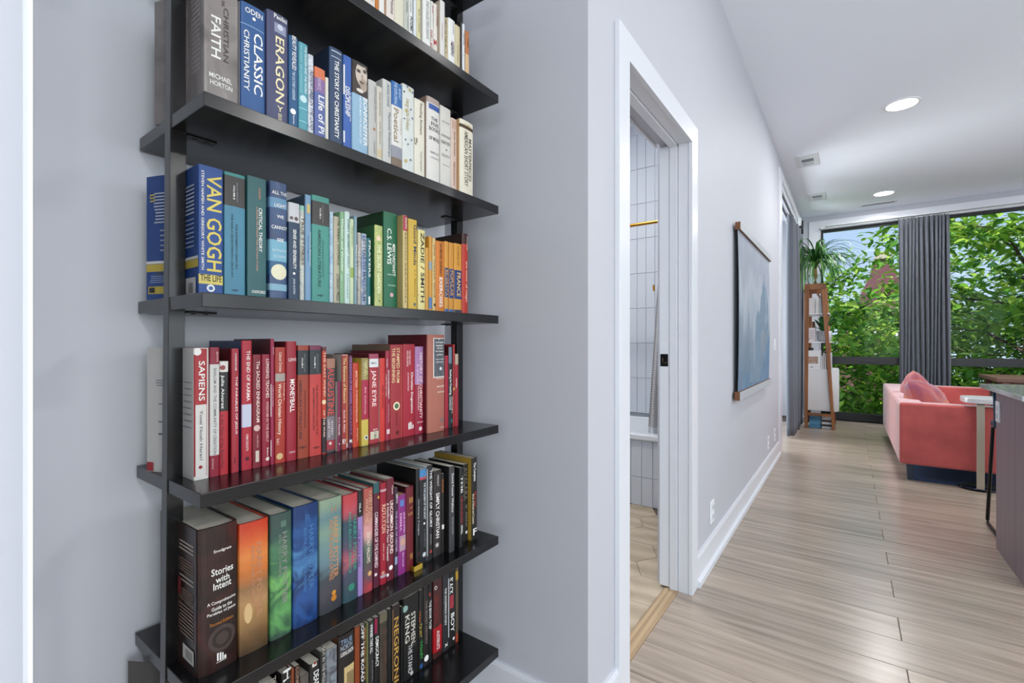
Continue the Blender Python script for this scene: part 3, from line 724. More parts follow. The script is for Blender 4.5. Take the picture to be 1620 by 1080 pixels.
BOOKS = [
[2, 0.3523, 0.93, 0.0591, 0.234, 0.145, 1, '7d7470', 'thick grey-brown book with white and dark lettering, leftmost, second row', [['v', 'CHRISTIAN', 0.0362, 0.1972, 0.0982, 0.0091, '4a4444'], ['v', 'FAITH', 0.0196, 0.1734, 0.0986, 0.0155, 'f0f0ea'], ['h', 'MICHAEL', 0.0086, 0.0462, 0.0655, 0.0088, 'f0f0ea'], ['h', 'HORTON', 0.0101, 0.0473, 0.0526, 0.0088, 'f0f0ea'], ['v', 'THE', 0.0312, 0.2091, 0.198, 0.005, '4a4444']], [], [], [], None, 'e8e2d2', ['6d6562', '8d8683', '777070'], 0.028, 0.45, None],
[2, 0.415, 0.93, 0.0463, 0.2304, 0.145, 1, '2f5f9c', 'royal blue book with white jacket edge, right of thick grey-brown, second row', [['h', 'ODEN', 0.0073, 0.0399, 0.217, 0.0104, 'f0f0ea'], ['v', 'CLASSIC', 0.0314, 0.1807, 0.0624, 0.0173, 'f0f0ea'], ['v', 'CHRISTIANITY', 0.0099, 0.1787, 0.0634, 0.0093, 'f0f0ea']], [[0.0, 0.0437, 0.1882, 0.1898, '8fb0d8']], [[0.0233, 0.2054, 0.0031, 'f0f0ea', 0.0031]], [], 'e6e4de', 'e8e2d2', None, 0, 0.45, None],
[2, 0.4634, 0.93, 0.0441, 0.2428, 0.145, 1, '4a4d70', 'dusky violet-blue book with cream runic title, right of royal blue, second row', [['h', 'Paolini', 0.0133, 0.0399, 0.2357, 0.0092, 'f0f0ea'], ['v', 'ERAGON', 0.0252, 0.197, 0.0656, 0.0181, 'f2e6b8'], ['h', 'Y', 0.0192, 0.0315, 0.0535, 0.0108, 'f2e6b8'], ['v', 'BOOK ONE', 0.0252, 0.0439, 0.0304, 0.0082, 'f2e6b8']], [[0.0143, 0.0379, 0.2047, 0.2235, '8d94ae']], [[0.026, 0.2173, 0.006, 'c8cede', 0.006]], [], None, 'e8e2d2', None, 0, 0.45, None],
[2, 0.5087, 0.93, 0.0201, 0.2153, 0.145, 0, '1f5a8c', 'deep blue book with outlined white title, right of dusky violet-blue, second row', [['v', 'BEAUTY REVEALED', 0.0104, 0.2166, 0.1465, 0.0085, 'f0f0ea'], ['v', 'THE CULTURED GARDENER', 0.0094, 0.1436, 0.0844, 0.006, 'c8dcea'], ['v', 'North Point', 0.0094, 0.053, 0.0349, 0.0035, 'f0f0ea']], [], [[0.0084, 0.0606, 0.0058, 'f0f0ea', 0.0058]], [], None, 'e8e2d2', None, 0, 0.45, None],
[2, 0.5298, 0.93, 0.0203, 0.213, 0.145, 0, '58a4b4', 'cyan teal book with round pale stamp, right of deep blue, second row', [['v', 'THE READER AND THE WORD', 0.0145, 0.2077, 0.109, 0.0052, 'e0f0f0'], ['v', 'AN ESSAY ON LANGUAGE', 0.0046, 0.2075, 0.1072, 0.0041, '9ad2dc']], [[0.0005, 0.0197, 0.0746, 0.0761, 'a8d8e0'], [0.0005, 0.0197, 0.0478, 0.0492, 'a8d8e0']], [[0.0098, 0.0959, 0.0074, 'c4e2e6', 0.0074]], [], None, 'e8e2d2', None, 0, 0.45, None],
[2, 0.5506, 0.93, 0.0128, 0.1973, 0.145, 0, 'aab4c2', 'pale marbled book with dark vertical title, right of cyan teal, second row', [['v', 'ADVENTURES IN THE LAND', 0.008, 0.1651, 0.0377, 0.008, '46506a']], [], [], [], None, 'e8e2d2', ['a4aebc', 'd4d8de', '6a7890'], 0, 0.45, None],
[2, 0.5656, 0.93, 0.0249, 0.1785, 0.145, 0, '5a6aa8', 'sunset-coloured book with large white slanted title, right of pale marbled, second row', [['v', 'Life of Pi', 0.0148, 0.1195, 0.0382, 0.0144, 'f0f0ea'], ['v', 'YANN MARTEL', 0.0101, 0.158, 0.1302, 0.0083, 'c8b8d8']], [], [], [[0.1559, 0.1785, 'e07a50'], [0.1257, 0.1559, '8a6a9c']], None, 'e8e2d2', None, 0, 0.45, None],
[2, 0.591, 0.93, 0.0079, 0.1664, 0.145, 0, 'd8d4c6', 'thin cream book with blank spine, right of sunset-coloured, second row', [], [], [], [], None, 'e8e2d2', None, 0, 0.45, None],
[2, 0.6009, 0.93, 0.0338, 0.24, 0.13, 1, '2c4468', 'tall navy book with spaced white title, right of thin cream, second row', [['v', 'THE STORY OF CHRISTIANITY', 0.016, 0.2137, 0.041, 0.0106, 'f0f0ea']], [[0.0037, 0.0284, 0.2315, 0.2336, 'c8d0dc'], [0.0037, 0.0284, 0.2191, 0.2206, 'c8d0dc']], [], [], '1e2c44', 'e8e2d2', None, 0, 0.45, None],
[2, 0.6357, 0.93, 0.0218, 0.2388, 0.145, 0, '3462b4', 'bright blue book with white side tabs, right of tall navy, second row', [['v', 'DISCIPLESHIP', 0.0101, 0.1689, 0.1021, 0.0111, 'f0f0ea'], ['v', 'A SECOND LOOK', 0.0175, 0.1588, 0.0916, 0.0031, 'f0f0ea']], [[0.0, 0.0033, 0.1485, 0.2162, 'e4e2da'], [0.0, 0.0033, 0.0397, 0.0663, 'e4e2da']], [], [], None, 'e8e2d2', None, 0, 0.45, None],
[2, 0.6587, 0.93, 0.0433, 0.2401, 0.145, 0, '8fb4cc', 'pale blue book with a sepia face on top, right of bright blue, second row', [['v', 'BONHOEFFER', 0.036, 0.163, 0.0493, 0.0126, 'f0f0ea'], ['v', 'PASTOR MARTYR PROPHET SPY', 0.021, 0.1621, 0.0496, 0.0052, 'e4eef4']], [], [[0.0197, 0.2301, 0.0159, '2a2220', 0.0194], [0.0249, 0.2133, 0.0275, 'c8baac', 0.0163], [0.0223, 0.241, 0.0082, '2e2624', 0.0175], [0.0301, 0.1909, 0.0152, 'a89888', 0.0105], [0.0165, 0.2176, 0.0025, '3c322c', 0.0055], [0.0334, 0.2228, 0.0025, '3c322c', 0.0049], [0.0158, 0.2212, 0.0014, '4a3e36', 0.0064], [0.0337, 0.2269, 0.0014, '4a3e36', 0.0059], [0.0262, 0.2084, 0.0066, 'a8988a', 0.0029], [0.0246, 0.1953, 0.0022, '5a4840', 0.0071], [0.0246, 0.1926, 0.0014, '8a7468', 0.0052], [0.0197, 0.1739, 0.0044, 'd8d0c4', 0.0097]], [[0.1639, 0.2423, '3a302c']], None, 'e8e2d2', None, 0, 0.45, None],
[2, 0.7041, 0.93, 0.0235, 0.2145, 0.145, 0, 'b4b4b0', 'plain light grey book with faint grey title, right of pale blue, second row', [['v', 'ARTICLES OF FAITH', 0.0183, 0.2031, 0.1182, 0.0055, '8a8a86'], ['v', 'LANTERN', 0.0163, 0.0693, 0.0411, 0.0048, '8a8a86']], [], [[0.0156, 0.0996, 0.004, 'b08058', 0.004]], [], None, 'e8e2d2', None, 0, 0.45, None],
[2, 0.7283, 0.93, 0.0165, 0.2091, 0.145, 0, 'c4c0b4', 'low cream-grey book with tan foot label, right of plain light grey, second row', [['v', 'ENDURANCE', 0.0087, 0.1953, 0.1381, 0.0049, '8c8880'], ['v', 'FIVE ESSAYS', 0.0087, 0.1238, 0.0694, 0.0042, '8c8880']], [[0.0017, 0.0151, 0.0371, 0.0571, 'c8b894']], [], [], None, 'e8e2d2', None, 0, 0.45, None],
[2, 0.7458, 0.93, 0.0272, 0.2351, 0.145, 0, 'bcbcb8', 'silvery grey book with two thin titles, right of low cream-grey, second row', [['v', 'MARILYNNE', 0.0162, 0.2265, 0.1712, 0.008, '7a8a96'], ['v', 'Pastoral Friendships', 0.0191, 0.1578, 0.047, 0.0095, '6a7686']], [], [], [], None, 'e8e2d2', None, 0, 0.45, None],
[2, 0.7738, 0.93, 0.0341, 0.2435, 0.145, 0, 'd4d2ce', 'blue-topped white book with misty foot, right of silvery grey, second row', [['v', 'THE EXPLORING', 0.0116, 0.2429, 0.1867, 0.009, 'b8d0ec'], ['v', 'BENEDICT', 0.0248, 0.231, 0.2041, 0.0069, 'b8d0ec'], ['v', 'Poetical', 0.0134, 0.1771, 0.0927, 0.0151, '9a8466'], ['v', 'a journey in', 0.0287, 0.1579, 0.116, 0.0054, 'a89c8c']], [], [], [[0.1834, 0.2447, '2f6cb0'], [0.0528, 0.0821, '8a8c96'], [0.0176, 0.0528, '7a6858']], None, 'e8e2d2', None, 0, 0.45, None],
[2, 0.8086, 0.93, 0.0394, 0.252, 0.145, 0, 'ccd0cc', 'leaf-patterned white book with dark botanical sprigs, right of blue-topped white, second row', [['v', 'Liturgy of the Ordinary', 0.0153, 0.2179, 0.1359, 0.0158, 'b8ac7c']], [], [[0.0113, 0.1853, 0.0042, 'c0ae60', 0.0042], [0.0272, 0.1939, 0.0028, '5a6a84', 0.0028], [0.0325, 0.173, 0.0031, '6a7a94', 0.0031], [0.0054, 0.1624, 0.0021, '4a5464', 0.0021], [0.0094, 0.1095, 0.0027, '5a6a84', 0.0027], [0.0173, 0.1001, 0.0024, '4a5464', 0.0024], [0.0293, 0.115, 0.0028, '7a8aa4', 0.0028], [0.0102, 0.0553, 0.0045, 'c0ae60', 0.0045], [0.026, 0.0619, 0.0031, '6a7a94', 0.0031], [0.0047, 0.2315, 0.0024, '4a5464', 0.0024], [0.0232, 0.2426, 0.0037, 'c0ae60', 0.0037], [0.0153, 0.2482, 0.0024, '5a6a84', 0.0024], [0.0333, 0.2409, 0.0025, '5a6a84', 0.0025]], [], None, 'e8e2d2', None, 0, 0.45, None],
[2, 0.8496, 0.93, 0.0369, 0.2319, 0.145, 0, 'd8d4c4', 'ivory book with brown-gold monogram, right of leaf-patterned white, second row', [['v', 'Reading Romans', 0.0212, 0.2253, 0.1407, 0.0109, '7a7468'], ['v', 'Todd Augustine', 0.022, 0.0972, 0.0439, 0.0067, '8a8478'], ['h', 'UP', 0.0, 0.0095, 0.1177, 0.0186, '6a5230']], [], [], [], None, 'e8e2d2', None, 0, 0.45, None],
[2, 0.8874, 0.9228, 0.0484, 0.2521, 0.145, 1, 'd4d0ca', 'pinkish-topped white book with blue bar, right of ivory, second row', [['h', 'THE', 0.013, 0.0375, 0.1956, 0.0096, '5a5a62'], ['h', 'FIVE', 0.013, 0.0411, 0.1809, 0.0109, '4a4a52'], ['h', 'BOOKS', 0.0065, 0.0466, 0.1672, 0.0103, '4a4a52'], ['h', 'OF MOSES', 0.0065, 0.0466, 0.1415, 0.0103, '4a4a52'], ['h', 'ROBERT ALTER', 0.0108, 0.0429, 0.1032, 0.0058, '8a8a90'], ['h', 'a translation', 0.0108, 0.0429, 0.0903, 0.0045, '8a8a90']], [[0.0056, 0.0466, 0.2197, 0.234, '3a5aa4']], [], [[0.2364, 0.254, 'a89890']], '8c7468', 'e8e2d2', None, 0, 0.45, None],
[2, 0.9445, 0.93, 0.0432, 0.2527, 0.145, 0, 'ccc9c2', 'light grey rounded book with centred small print, right of pinkish-topped white, second row', [['h', 'NEW STUDIES', 0.006, 0.0369, 0.21, 0.0053, '9a9a96'], ['h', 'GATHERED WISDOM', 0.0032, 0.0403, 0.1702, 0.0067, '8a8a86'], ['h', 'PSALMS POETRY', 0.0032, 0.0403, 0.1519, 0.01, '7a7a78'], ['h', 'ESSAY', 0.006, 0.0383, 0.1155, 0.0073, '9a9a96'], ['h', 'volume two', 0.0084, 0.0369, 0.089, 0.004, 'aaaaa6']], [], [[0.0239, 0.1327, 0.003, '6a6a6a', 0.003]], [], None, 'e8e2d2', None, 0, 0.45, None],
[2, 0.9887, 0.93, 0.0253, 0.2346, 0.145, 0, 'cdb9ac', 'thin blush pink book with faded red lettering, right of light grey rounded, second row', [['v', 'Jane Austen', 0.0138, 0.1985, 0.1272, 0.0099, '9a6a5a'], ['v', 'PERSUASION', 0.0128, 0.1098, 0.0419, 0.0079, 'a87868']], [[0.0039, 0.0207, 0.2051, 0.2287, 'c4a090']], [], [], None, 'e8e2d2', None, 0, 0.45, None],
[2, 1.0149, 0.9185, 0.0585, 0.2393, 0.145, 1, 'dcd6c2', 'gold-edged cream book with dark brown band, right of thin blush pink, second row', [['v', 'AMERICAN SHORT STORY', 0.0241, 0.2089, 0.0465, 0.0156, '4a4640'], ['v', 'MASTERPIECES', 0.0414, 0.1909, 0.0652, 0.0127, '4a4640'], ['h', 'CLASSICS', 0.0163, 0.0478, 0.2268, 0.0056, 'c8b070']], [], [], [[0.2154, 0.2257, '4a3420']], 'c49a6a', 'e8e2d2', None, 0, 0.45, None],
[1, 0.6451, 0.93, 0.013, 0.2, 0.145, 0, 'd6d0c4', 'far-left ivory book with worn plain spine, leftmost, topmost row', [], [], [], [], None, 'e8e2d2', None, 0, 0.45, None],
[1, 0.6585, 0.93, 0.0106, 0.2, 0.145, 0, 'cfccc2', 'second ivory book with grey rule, right of far-left ivory, topmost row', [], [], [], [], None, 'e8e2d2', None, 0, 0.45, None],
[1, 0.6695, 0.93, 0.0223, 0.205, 0.145, 0, 'd2cfc9', 'wide dove-white book mostly above the frame, right of second ivory, topmost row', [], [], [], [], None, 'e8e2d2', None, 0, 0.45, None],
[1, 0.6928, 0.93, 0.0307, 0.21, 0.145, 0, 'd8d0c8', 'soft pink-white book with speckled foot, right of wide dove-white, topmost row', [['v', 'ESSAYS', 0.0201, 0.1225, 0.0685, 0.0081, 'a88a78']], [], [], [], None, 'e8e2d2', None, 0, 0.45, None],
[1, 0.7239, 0.93, 0.011, 0.2, 0.145, 0, 'd07c2e', 'orange book with plain spine, right of soft pink-white, topmost row', [], [], [], [], None, 'e8e2d2', None, 0, 0.45, None],
[1, 0.7354, 0.93, 0.0164, 0.205, 0.145, 0, 'dedbd4', 'bright white book beside the orange one, right of orange, topmost row', [], [], [], [], None, 'e8e2d2', None, 0, 0.45, None],
[1, 0.7524, 0.93, 0.0041, 0.19, 0.145, 0, 'b0886a', 'very thin tan book with plain spine, right of bright white, topmost row', [], [], [], [], None, 'e8e2d2', None, 0, 0.45, None],
[1, 0.757, 0.93, 0.0265, 0.21, 0.145, 0, 'd8cec6', 'pink-ivory book with grey script title, right of very thin tan, topmost row', [['v', 'Home', 0.0175, 0.1086, 0.0716, 0.0111, '8a7a78']], [], [], [], None, 'e8e2d2', None, 0, 0.45, None],
[1, 0.7839, 0.93, 0.0289, 0.205, 0.145, 0, 'd4ceba', 'deep cream book with plain spine, right of pink-ivory, topmost row', [], [], [], [], None, 'e8e2d2', None, 0, 0.45, None],
[1, 0.8135, 0.93, 0.0173, 0.2, 0.145, 0, 'b4b8ae', 'sage grey book with faint grey letters, right of deep cream, topmost row', [['v', 'WENDELL', 0.0092, 0.1337, 0.1028, 0.0062, '8a9490'], ['v', 'of grace', 0.0116, 0.0932, 0.0658, 0.0048, '8a9490']], [], [], [], None, 'e8e2d2', None, 0, 0.45, None],
[1, 0.8315, 0.93, 0.0116, 0.21, 0.145, 0, 'dcdcda', 'white narrow book with bold black foot letters, right of sage grey, topmost row', [['v', 'POEMS', 0.006, 0.1021, 0.0635, 0.0082, '1a1a1c'], ['v', 'collected', 0.0043, 0.1415, 0.1121, 0.0048, '8a8a8a']], [], [], [], None, 'e8e2d2', None, 0, 0.45, None],
[1, 0.8478, 0.93, 0.0089, 0.205, 0.145, 0, 'd2d6da', 'icy white book beside the black gap, right of white narrow, topmost row', [], [], [], [], None, 'e8e2d2', None, 0, 0.45, None],
[1, 0.8576, 0.93, 0.0145, 0.2, 0.145, 0, 'd2ccA2', 'pale straw-green book with small dark title, right of icy white, topmost row', [['v', 'Birds of a Feather', 0.007, 0.1362, 0.0725, 0.004, '6a6448']], [], [], [], None, 'e8e2d2', None, 0, 0.45, None],
[1, 0.8732, 0.9227, 0.0276, 0.212, 0.145, 0, 'dcdcd8', 'large white book with grey spaced capitals, right of pale straw-green, topmost row', [['v', 'THE COLLECTED ESSAYS', 0.0151, 0.1696, 0.0673, 0.0098, '8a8a8c']], [], [], [], 'b8b8b4', 'e8e2d2', None, 0, 0.45, None],
[1, 0.9087, 0.93, 0.0104, 0.1867, 0.145, 0, 'd8d6d0', 'snow white book with red foot lettering, right of large white, topmost row', [['v', 'THE GRACE', 0.0072, 0.1775, 0.1543, 0.007, 'b06058'], ['v', 'of years', 0.0088, 0.1532, 0.1165, 0.0059, '8a8078'], ['v', 'SEEN AS', 0.0013, 0.1075, 0.0584, 0.0074, 'b8402c']], [], [], [], None, 'e8e2d2', None, 0, 0.45, None],
[1, 0.9202, 0.93, 0.0147, 0.1868, 0.145, 0, 'd8d2ca', 'round-topped white book with brick-red lettering, right of snow white, topmost row', [['v', 'LAST POEMS', 0.0114, 0.1828, 0.1281, 0.006, 'a8503c'], ['h', 'M', 0.0005, 0.0092, 0.0797, 0.0156, 'b82820']], [], [], [], None, 'e8e2d2', None, 0, 0.45, None],
[1, 0.9382, 0.9224, 0.0181, 0.2041, 0.145, 0, 'd4d2ce', 'tall off-white book with tiny red marks, right of round-topped white, topmost row', [['v', 'selected letters', 0.0061, 0.1399, 0.0967, 0.0033, 'b06a60']], [], [], [], 'c4b4a0', 'e8e2d2', None, 0, 0.45, None],
[1, 0.9653, 0.93, 0.0118, 0.1735, 0.145, 0, 'cdbd98', 'tan lettered book with black vertical title, right of tall off-white, topmost row', [['v', 'EAST OF THE HILLS', 0.0017, 0.1675, 0.0717, 0.0068, '3a3428']], [], [], [], None, 'd8d0bc', None, 0, 0.45, None],
[1, 0.9782, 0.93, 0.0276, 0.1808, 0.145, 0, 'e2e2de', 'glossy round white book with black and plum script, right of tan lettered, topmost row', [['v', 'ICEBERG', 0.0163, 0.118, 0.0774, 0.013, '4a2a4a'], ['v', 'a novel of winter', 0.0199, 0.1769, 0.1402, 0.0053, '8a8a92']], [], [[0.0128, 0.1091, 0.0036, '8a2038', 0.0036]], [], None, 'e8e2d2', None, 0, 0.45, None],
[1, 1.007, 0.93, 0.0209, 0.1767, 0.145, 0, 'cfc29e', 'creased buff book with long pale title, right of glossy round white, topmost row', [['v', 'the moviegoer', 0.0099, 0.1215, 0.068, 0.0055, '8a7c58']], [], [], [], None, 'e8e2d2', None, 0, 0.45, None],
[1, 1.0289, 0.93, 0.0077, 0.1981, 0.145, 0, '26201e', 'black slim book with silver page edges, right of creased buff, topmost row', [], [], [], [], None, 'b8b0ac', None, 0, 0.45, None],
[1, 1.0378, 0.93, 0.0112, 0.1959, 0.145, 0, 'd4d6da', 'white hardback book with black edge, right of black slim, topmost row', [['v', 'SILENCE', 0.0053, 0.1685, 0.1351, 0.0037, '5a5a66']], [], [[0.0053, 0.1037, 0.0013, '1a1a1c', 0.0013]], [], None, 'e8e2d2', None, 0, 0.45, None],
[1, 1.0525, 0.93, 0.0166, 0.1837, 0.145, 0, 'd8b48c', 'terracotta-topped book with sandy foot, right of white hardback, topmost row', [['v', 'Gilead', 0.0095, 0.1618, 0.1364, 0.007, '8a4a2a']], [], [], [[0.1147, 0.1862, 'c07a48']], None, 'e8e2d2', None, 0, 0.45, None],
[3, 0.3521, 0.95, 0.0413, 0.2388, 0.16, 0, '20509c', 'thick blue book with large yellow title, leftmost, third row', [['v', 'VAN GOGH', 0.0255, 0.2249, 0.0473, 0.0252, 'f0dc6a'], ['v', 'STEVEN NAIFEH AND GREGORY WHITE SMITH', 0.0065, 0.2286, 0.0486, 0.0043, 'f0f0ea'], ['h', 'THE LIFE', 0.0026, 0.0378, 0.0347, 0.0119, '2a2a1c']], [[-0.0004, 0.0404, 0.0234, 0.0409, 'ecd870']], [[0.0197, 0.0162, 0.0067, 'f0f0ea', 0.0067], [0.0197, 0.0162, 0.0037, '3a6ab0', 0.0037]], [], None, 'e8e2d2', None, 0.03, 0.45, None],
[3, 0.3948, 0.95, 0.0381, 0.2385, 0.15, 0, '4a8ca8', 'wide teal-blue book with black title block, right of thick blue, third row', [['v', 'THE SIXTEENTH CENTURY', 0.0211, 0.1434, 0.0559, 0.0039, '1e4a5c'], ['v', 'THE EARLY SEVENTEENTH CENTURY', 0.0134, 0.161, 0.0396, 0.0038, '1e4a5c'], ['v', 'VOLUME B', 0.0168, 0.2155, 0.1886, 0.0034, 'f0f0ea'], ['v', 'EIGHTH EDITION', 0.0223, 0.2222, 0.1849, 0.0024, '8a9aa2'], ['h', '~v~', 0.0122, 0.0255, 0.0158, 0.0056, '1a1a1c']], [], [], [[0.2324, 0.2405, '3a908c'], [0.1756, 0.2324, '3a3634']], None, 'e8e2d2', None, 0, 0.45, None],
[3, 0.4361, 0.95, 0.0373, 0.243, 0.15, 0, '2e6468', 'dark green-teal book with white italic title, right of wide teal-blue, third row', [['v', 'CRITICAL THEORY', 0.0246, 0.1835, 0.0964, 0.0068, 'f0f0ea'], ['v', 'A READER FOR LITERARY AND CULTURAL STUDIES', 0.0181, 0.1846, 0.0581, 0.0031, 'd8a890'], ['v', 'PARKER', 0.0228, 0.2232, 0.2004, 0.0037, 'd89a70'], ['h', 'OXFORD', 0.0081, 0.0352, 0.0169, 0.0059, 'f0f0ea']], [], [], [], None, 'e8e2d2', None, 0, 0.45, None],
[3, 0.4793, 0.95, 0.0371, 0.245, 0.145, 1, '2e3f66', 'stormy navy book with round cream sticker, right of dark green-teal, third row', [['h', 'ALL THE', 0.0041, 0.0357, 0.2229, 0.0072, 'f0f0ea'], ['h', 'LIGHT', 0.0087, 0.0334, 0.1975, 0.0072, 'f0f0ea'], ['h', 'WE', 0.0137, 0.0277, 0.1747, 0.0066, 'f0f0ea'], ['h', 'CANNOT', 0.0033, 0.0357, 0.1523, 0.0072, 'f0f0ea'], ['h', 'SEE', 0.0137, 0.0277, 0.127, 0.0066, 'f0f0ea'], ['h', 'ANTHONY', 0.0041, 0.0348, 0.1052, 0.0055, 'c8e0ec'], ['h', 'DOERR', 0.0082, 0.0328, 0.0929, 0.0055, 'c8e0ec']], [], [[0.0187, 0.0614, 0.016, 'e8e4c4', 0.016]], [[0.1919, 0.2124, '6a9abc'], [0.0831, 0.1266, '7ab4cc'], [0.0559, 0.0831, '3a6a94'], [0.0232, 0.0368, '8ab4c8']], None, 'e8e2d2', ['2e3f66', '34507c', '3c5a88'], 0, 0.45, None],
[3, 0.519, 0.95, 0.0241, 0.2111, 0.145, 0, '27405c', 'navy book with white picture on top, right of stormy navy, third row', [['v', 'SENSE AND SENSIBILITY', 0.0123, 0.1554, 0.072, 0.0068, 'f0f0ea'], ['v', '|', 0.0111, 0.0648, 0.0602, 0.0049, 'f0f0ea'], ['v', 'JANE AUSTEN', 0.0106, 0.0519, 0.0191, 0.0058, 'c8d4dc']], [], [[0.0058, 0.1786, 0.0037, '6a5a58', 0.0037], [0.016, 0.1785, 0.0042, '5a4a4a', 0.0042]], [[0.1704, 0.2134, 'c8c8cc']], None, 'e8e2d2', None, 0, 0.45, None],
[3, 0.5441, 0.95, 0.0103, 0.2101, 0.145, 0, 'a8aca4', 'thin mottled book with pale green edges, right of navy, third row', [['v', 'TRUE STORIES', 0.0053, 0.1852, 0.0827, 0.006, '6a5a50']], [], [], [[0.1995, 0.2125, '8cc0b0']], None, 'e8e2d2', ['9aa49c', 'c0c4bc', '84786c'], 0, 0.45, None],
[3, 0.5557, 0.95, 0.0139, 0.2364, 0.16, 0, '7aa0c0', 'tall powder-blue book with yellow tag, right of thin mottled, third row', [['v', 'Walter Brueggemann', 0.0059, 0.1493, 0.094, 0.0031, '3a6a94'], ['v', 'Word Biblical', 0.0115, 0.1577, 0.0827, 0.0026, 'f0f0ea']], [[0.0033, 0.0105, 0.1969, 0.2161, 'd8c070']], [], [], '44586a', 'e8e2d2', None, 0, 0.45, None],
[3, 0.5711, 0.95, 0.0428, 0.2404, 0.15, 0, '48988c', 'wide sea-green book with black upper block, right of tall powder-blue, third row', [['v', 'AMERICAN LITERATURE', 0.0171, 0.1666, 0.0401, 0.0069, '1c4a44'], ['v', 'THE NORTON ANTHOLOGY', 0.0257, 0.1461, 0.0595, 0.0032, '2a5a54'], ['v', 'VOLUME A', 0.0193, 0.2151, 0.1905, 0.0038, 'f0f0ea'], ['v', 'NINTH EDITION', 0.0252, 0.2227, 0.1831, 0.0027, '8a8a8a'], ['h', '~v~', 0.0123, 0.0271, 0.0206, 0.0064, '1a1a1c']], [], [], [[0.1766, 0.2282, '3c3836']], None, 'e8e2d2', None, 0, 0.45, None],
[3, 0.6147, 0.95, 0.009, 0.2125, 0.145, 0, '8fb0c8', 'slim sky-blue book with white foot letters, right of wide sea-green, third row', [['v', 'HOPE', 0.0036, 0.2028, 0.1902, 0.0034, 'f0f0ea'], ['v', 'THE WAY', 0.0003, 0.059, 0.0163, 0.0039, 'f0f0ea']], [], [], [], None, 'e8e2d2', ['7ea4c0', 'b4cad8', '6a94b8'], 0, 0.45, None],
[3, 0.6242, 0.95, 0.0154, 0.2046, 0.145, 0, 'b4ac94', 'brown-backed cream book with dark jagged letters, right of slim sky-blue, third row', [['v', 'THE GREAT DIVORCE', 0.0117, 0.2041, 0.0945, 0.0063, '3a3a30'], ['v', 'LITERARY PRESS', 0.0103, 0.0739, 0.0128, 0.008, '4a4a44']], [], [], [], None, '8a7a50', None, 0, 0.45, None],
[3, 0.6405, 0.95, 0.0117, 0.2189, 0.145, 0, '86b088', 'leaf-green book with pale script, right of brown-backed cream, third row', [['v', 'Wisdom and Wonder', 0.0052, 0.2037, 0.0804, 0.0053, 'e4eee0'], ['v', 'GREEN', 0.0035, 0.075, 0.0597, 0.0029, 'c8e0c8']], [], [], [], None, 'e8e2d2', None, 0, 0.45, None],
[3, 0.6528, 0.95, 0.0137, 0.2223, 0.145, 0, 'c2d8d0', 'pale mint book with dotted blue-grey title, right of leaf-green, third row', [['v', 'EVERY MOMENT HOLY', 0.0089, 0.2046, 0.0902, 0.0048, '4a7a84'], ['v', 'rituals', 0.0071, 0.077, 0.0198, 0.0036, '7a9a9c']], [], [], [], None, 'e8e2d2', None, 0, 0.45, None],
[3, 0.6674, 0.95, 0.0103, 0.2079, 0.145, 0, 'c4d2ae', 'lime-white book with green mid stripe, right of pale mint, third row', [['v', 'Gather', 0.0051, 0.1912, 0.1414, 0.0036, '6a9a5a']], [[0.0009, 0.01, 0.0701, 0.0936, '9ab458']], [], [], None, 'e8e2d2', None, 0, 0.45, None],
[3, 0.6786, 0.95, 0.0083, 0.2174, 0.145, 0, '7f9ca6', 'slate-blue slim book with white side lettering, right of lime-white, third row', [['v', 'Mere Hope', 0.0049, 0.1485, 0.064, 0.0043, 'f0f0ea']], [], [], [], None, 'e8e2d2', None, 0, 0.45, None],
[3, 0.6885, 0.95, 0.0094, 0.1798, 0.145, 0, '90887c', 'short grey-brown book with mottled letters, right of slate-blue slim, third row', [['v', 'POCKET POEMS', 0.0044, 0.1714, 0.0756, 0.0056, 'd4d0c8']], [], [], [], None, 'e8e2d2', ['90887c', 'b4aea4', '6e665c'], 0, 0.45, None],
[3, 0.6989, 0.95, 0.0153, 0.18, 0.145, 0, '8a9ab4', 'short blue-grey book with tangled dark letters, right of short grey-brown, third row', [['v', 'LETTERS TO MALCOLM', 0.0073, 0.1738, 0.0181, 0.0089, '3e4c6c']], [], [], [], None, 'e8e2d2', ['c0c0bc', '8a9ab4', '6e82a8'], 0, 0.45, None],
[3, 0.7151, 0.95, 0.0114, 0.1717, 0.145, 0, '1f7478', 'short teal book with white letters, right of short blue-grey, third row', [['v', 'PRAYERS', 0.0065, 0.1659, 0.0763, 0.0059, 'f0f0ea']], [[0.0032, 0.0085, 0.0109, 0.0298, 'e4e8e0']], [], [], None, 'e8e2d2', None, 0, 0.45, None],
[3, 0.7292, 0.9387, 0.0242, 0.2052, 0.145, 0, '7f9a4c', 'green patterned book with pale flower disc, right of short teal, third row', [['v', 'THE SECRET GARDEN', 0.0117, 0.1589, 0.0396, 0.0108, 'eaf0c8']], [[0.0006, 0.0235, 0.0284, 0.157, 'b0b874']], [[0.0101, 0.1729, 0.0062, 'eac8b0', 0.0062], [0.0126, 0.0195, 0.0021, '6a3a4a', 0.0021]], [], '2e6038', 'e8e2d2', ['90a85c', 'c4c87a', '6a8c44'], 0, 0.45, None],
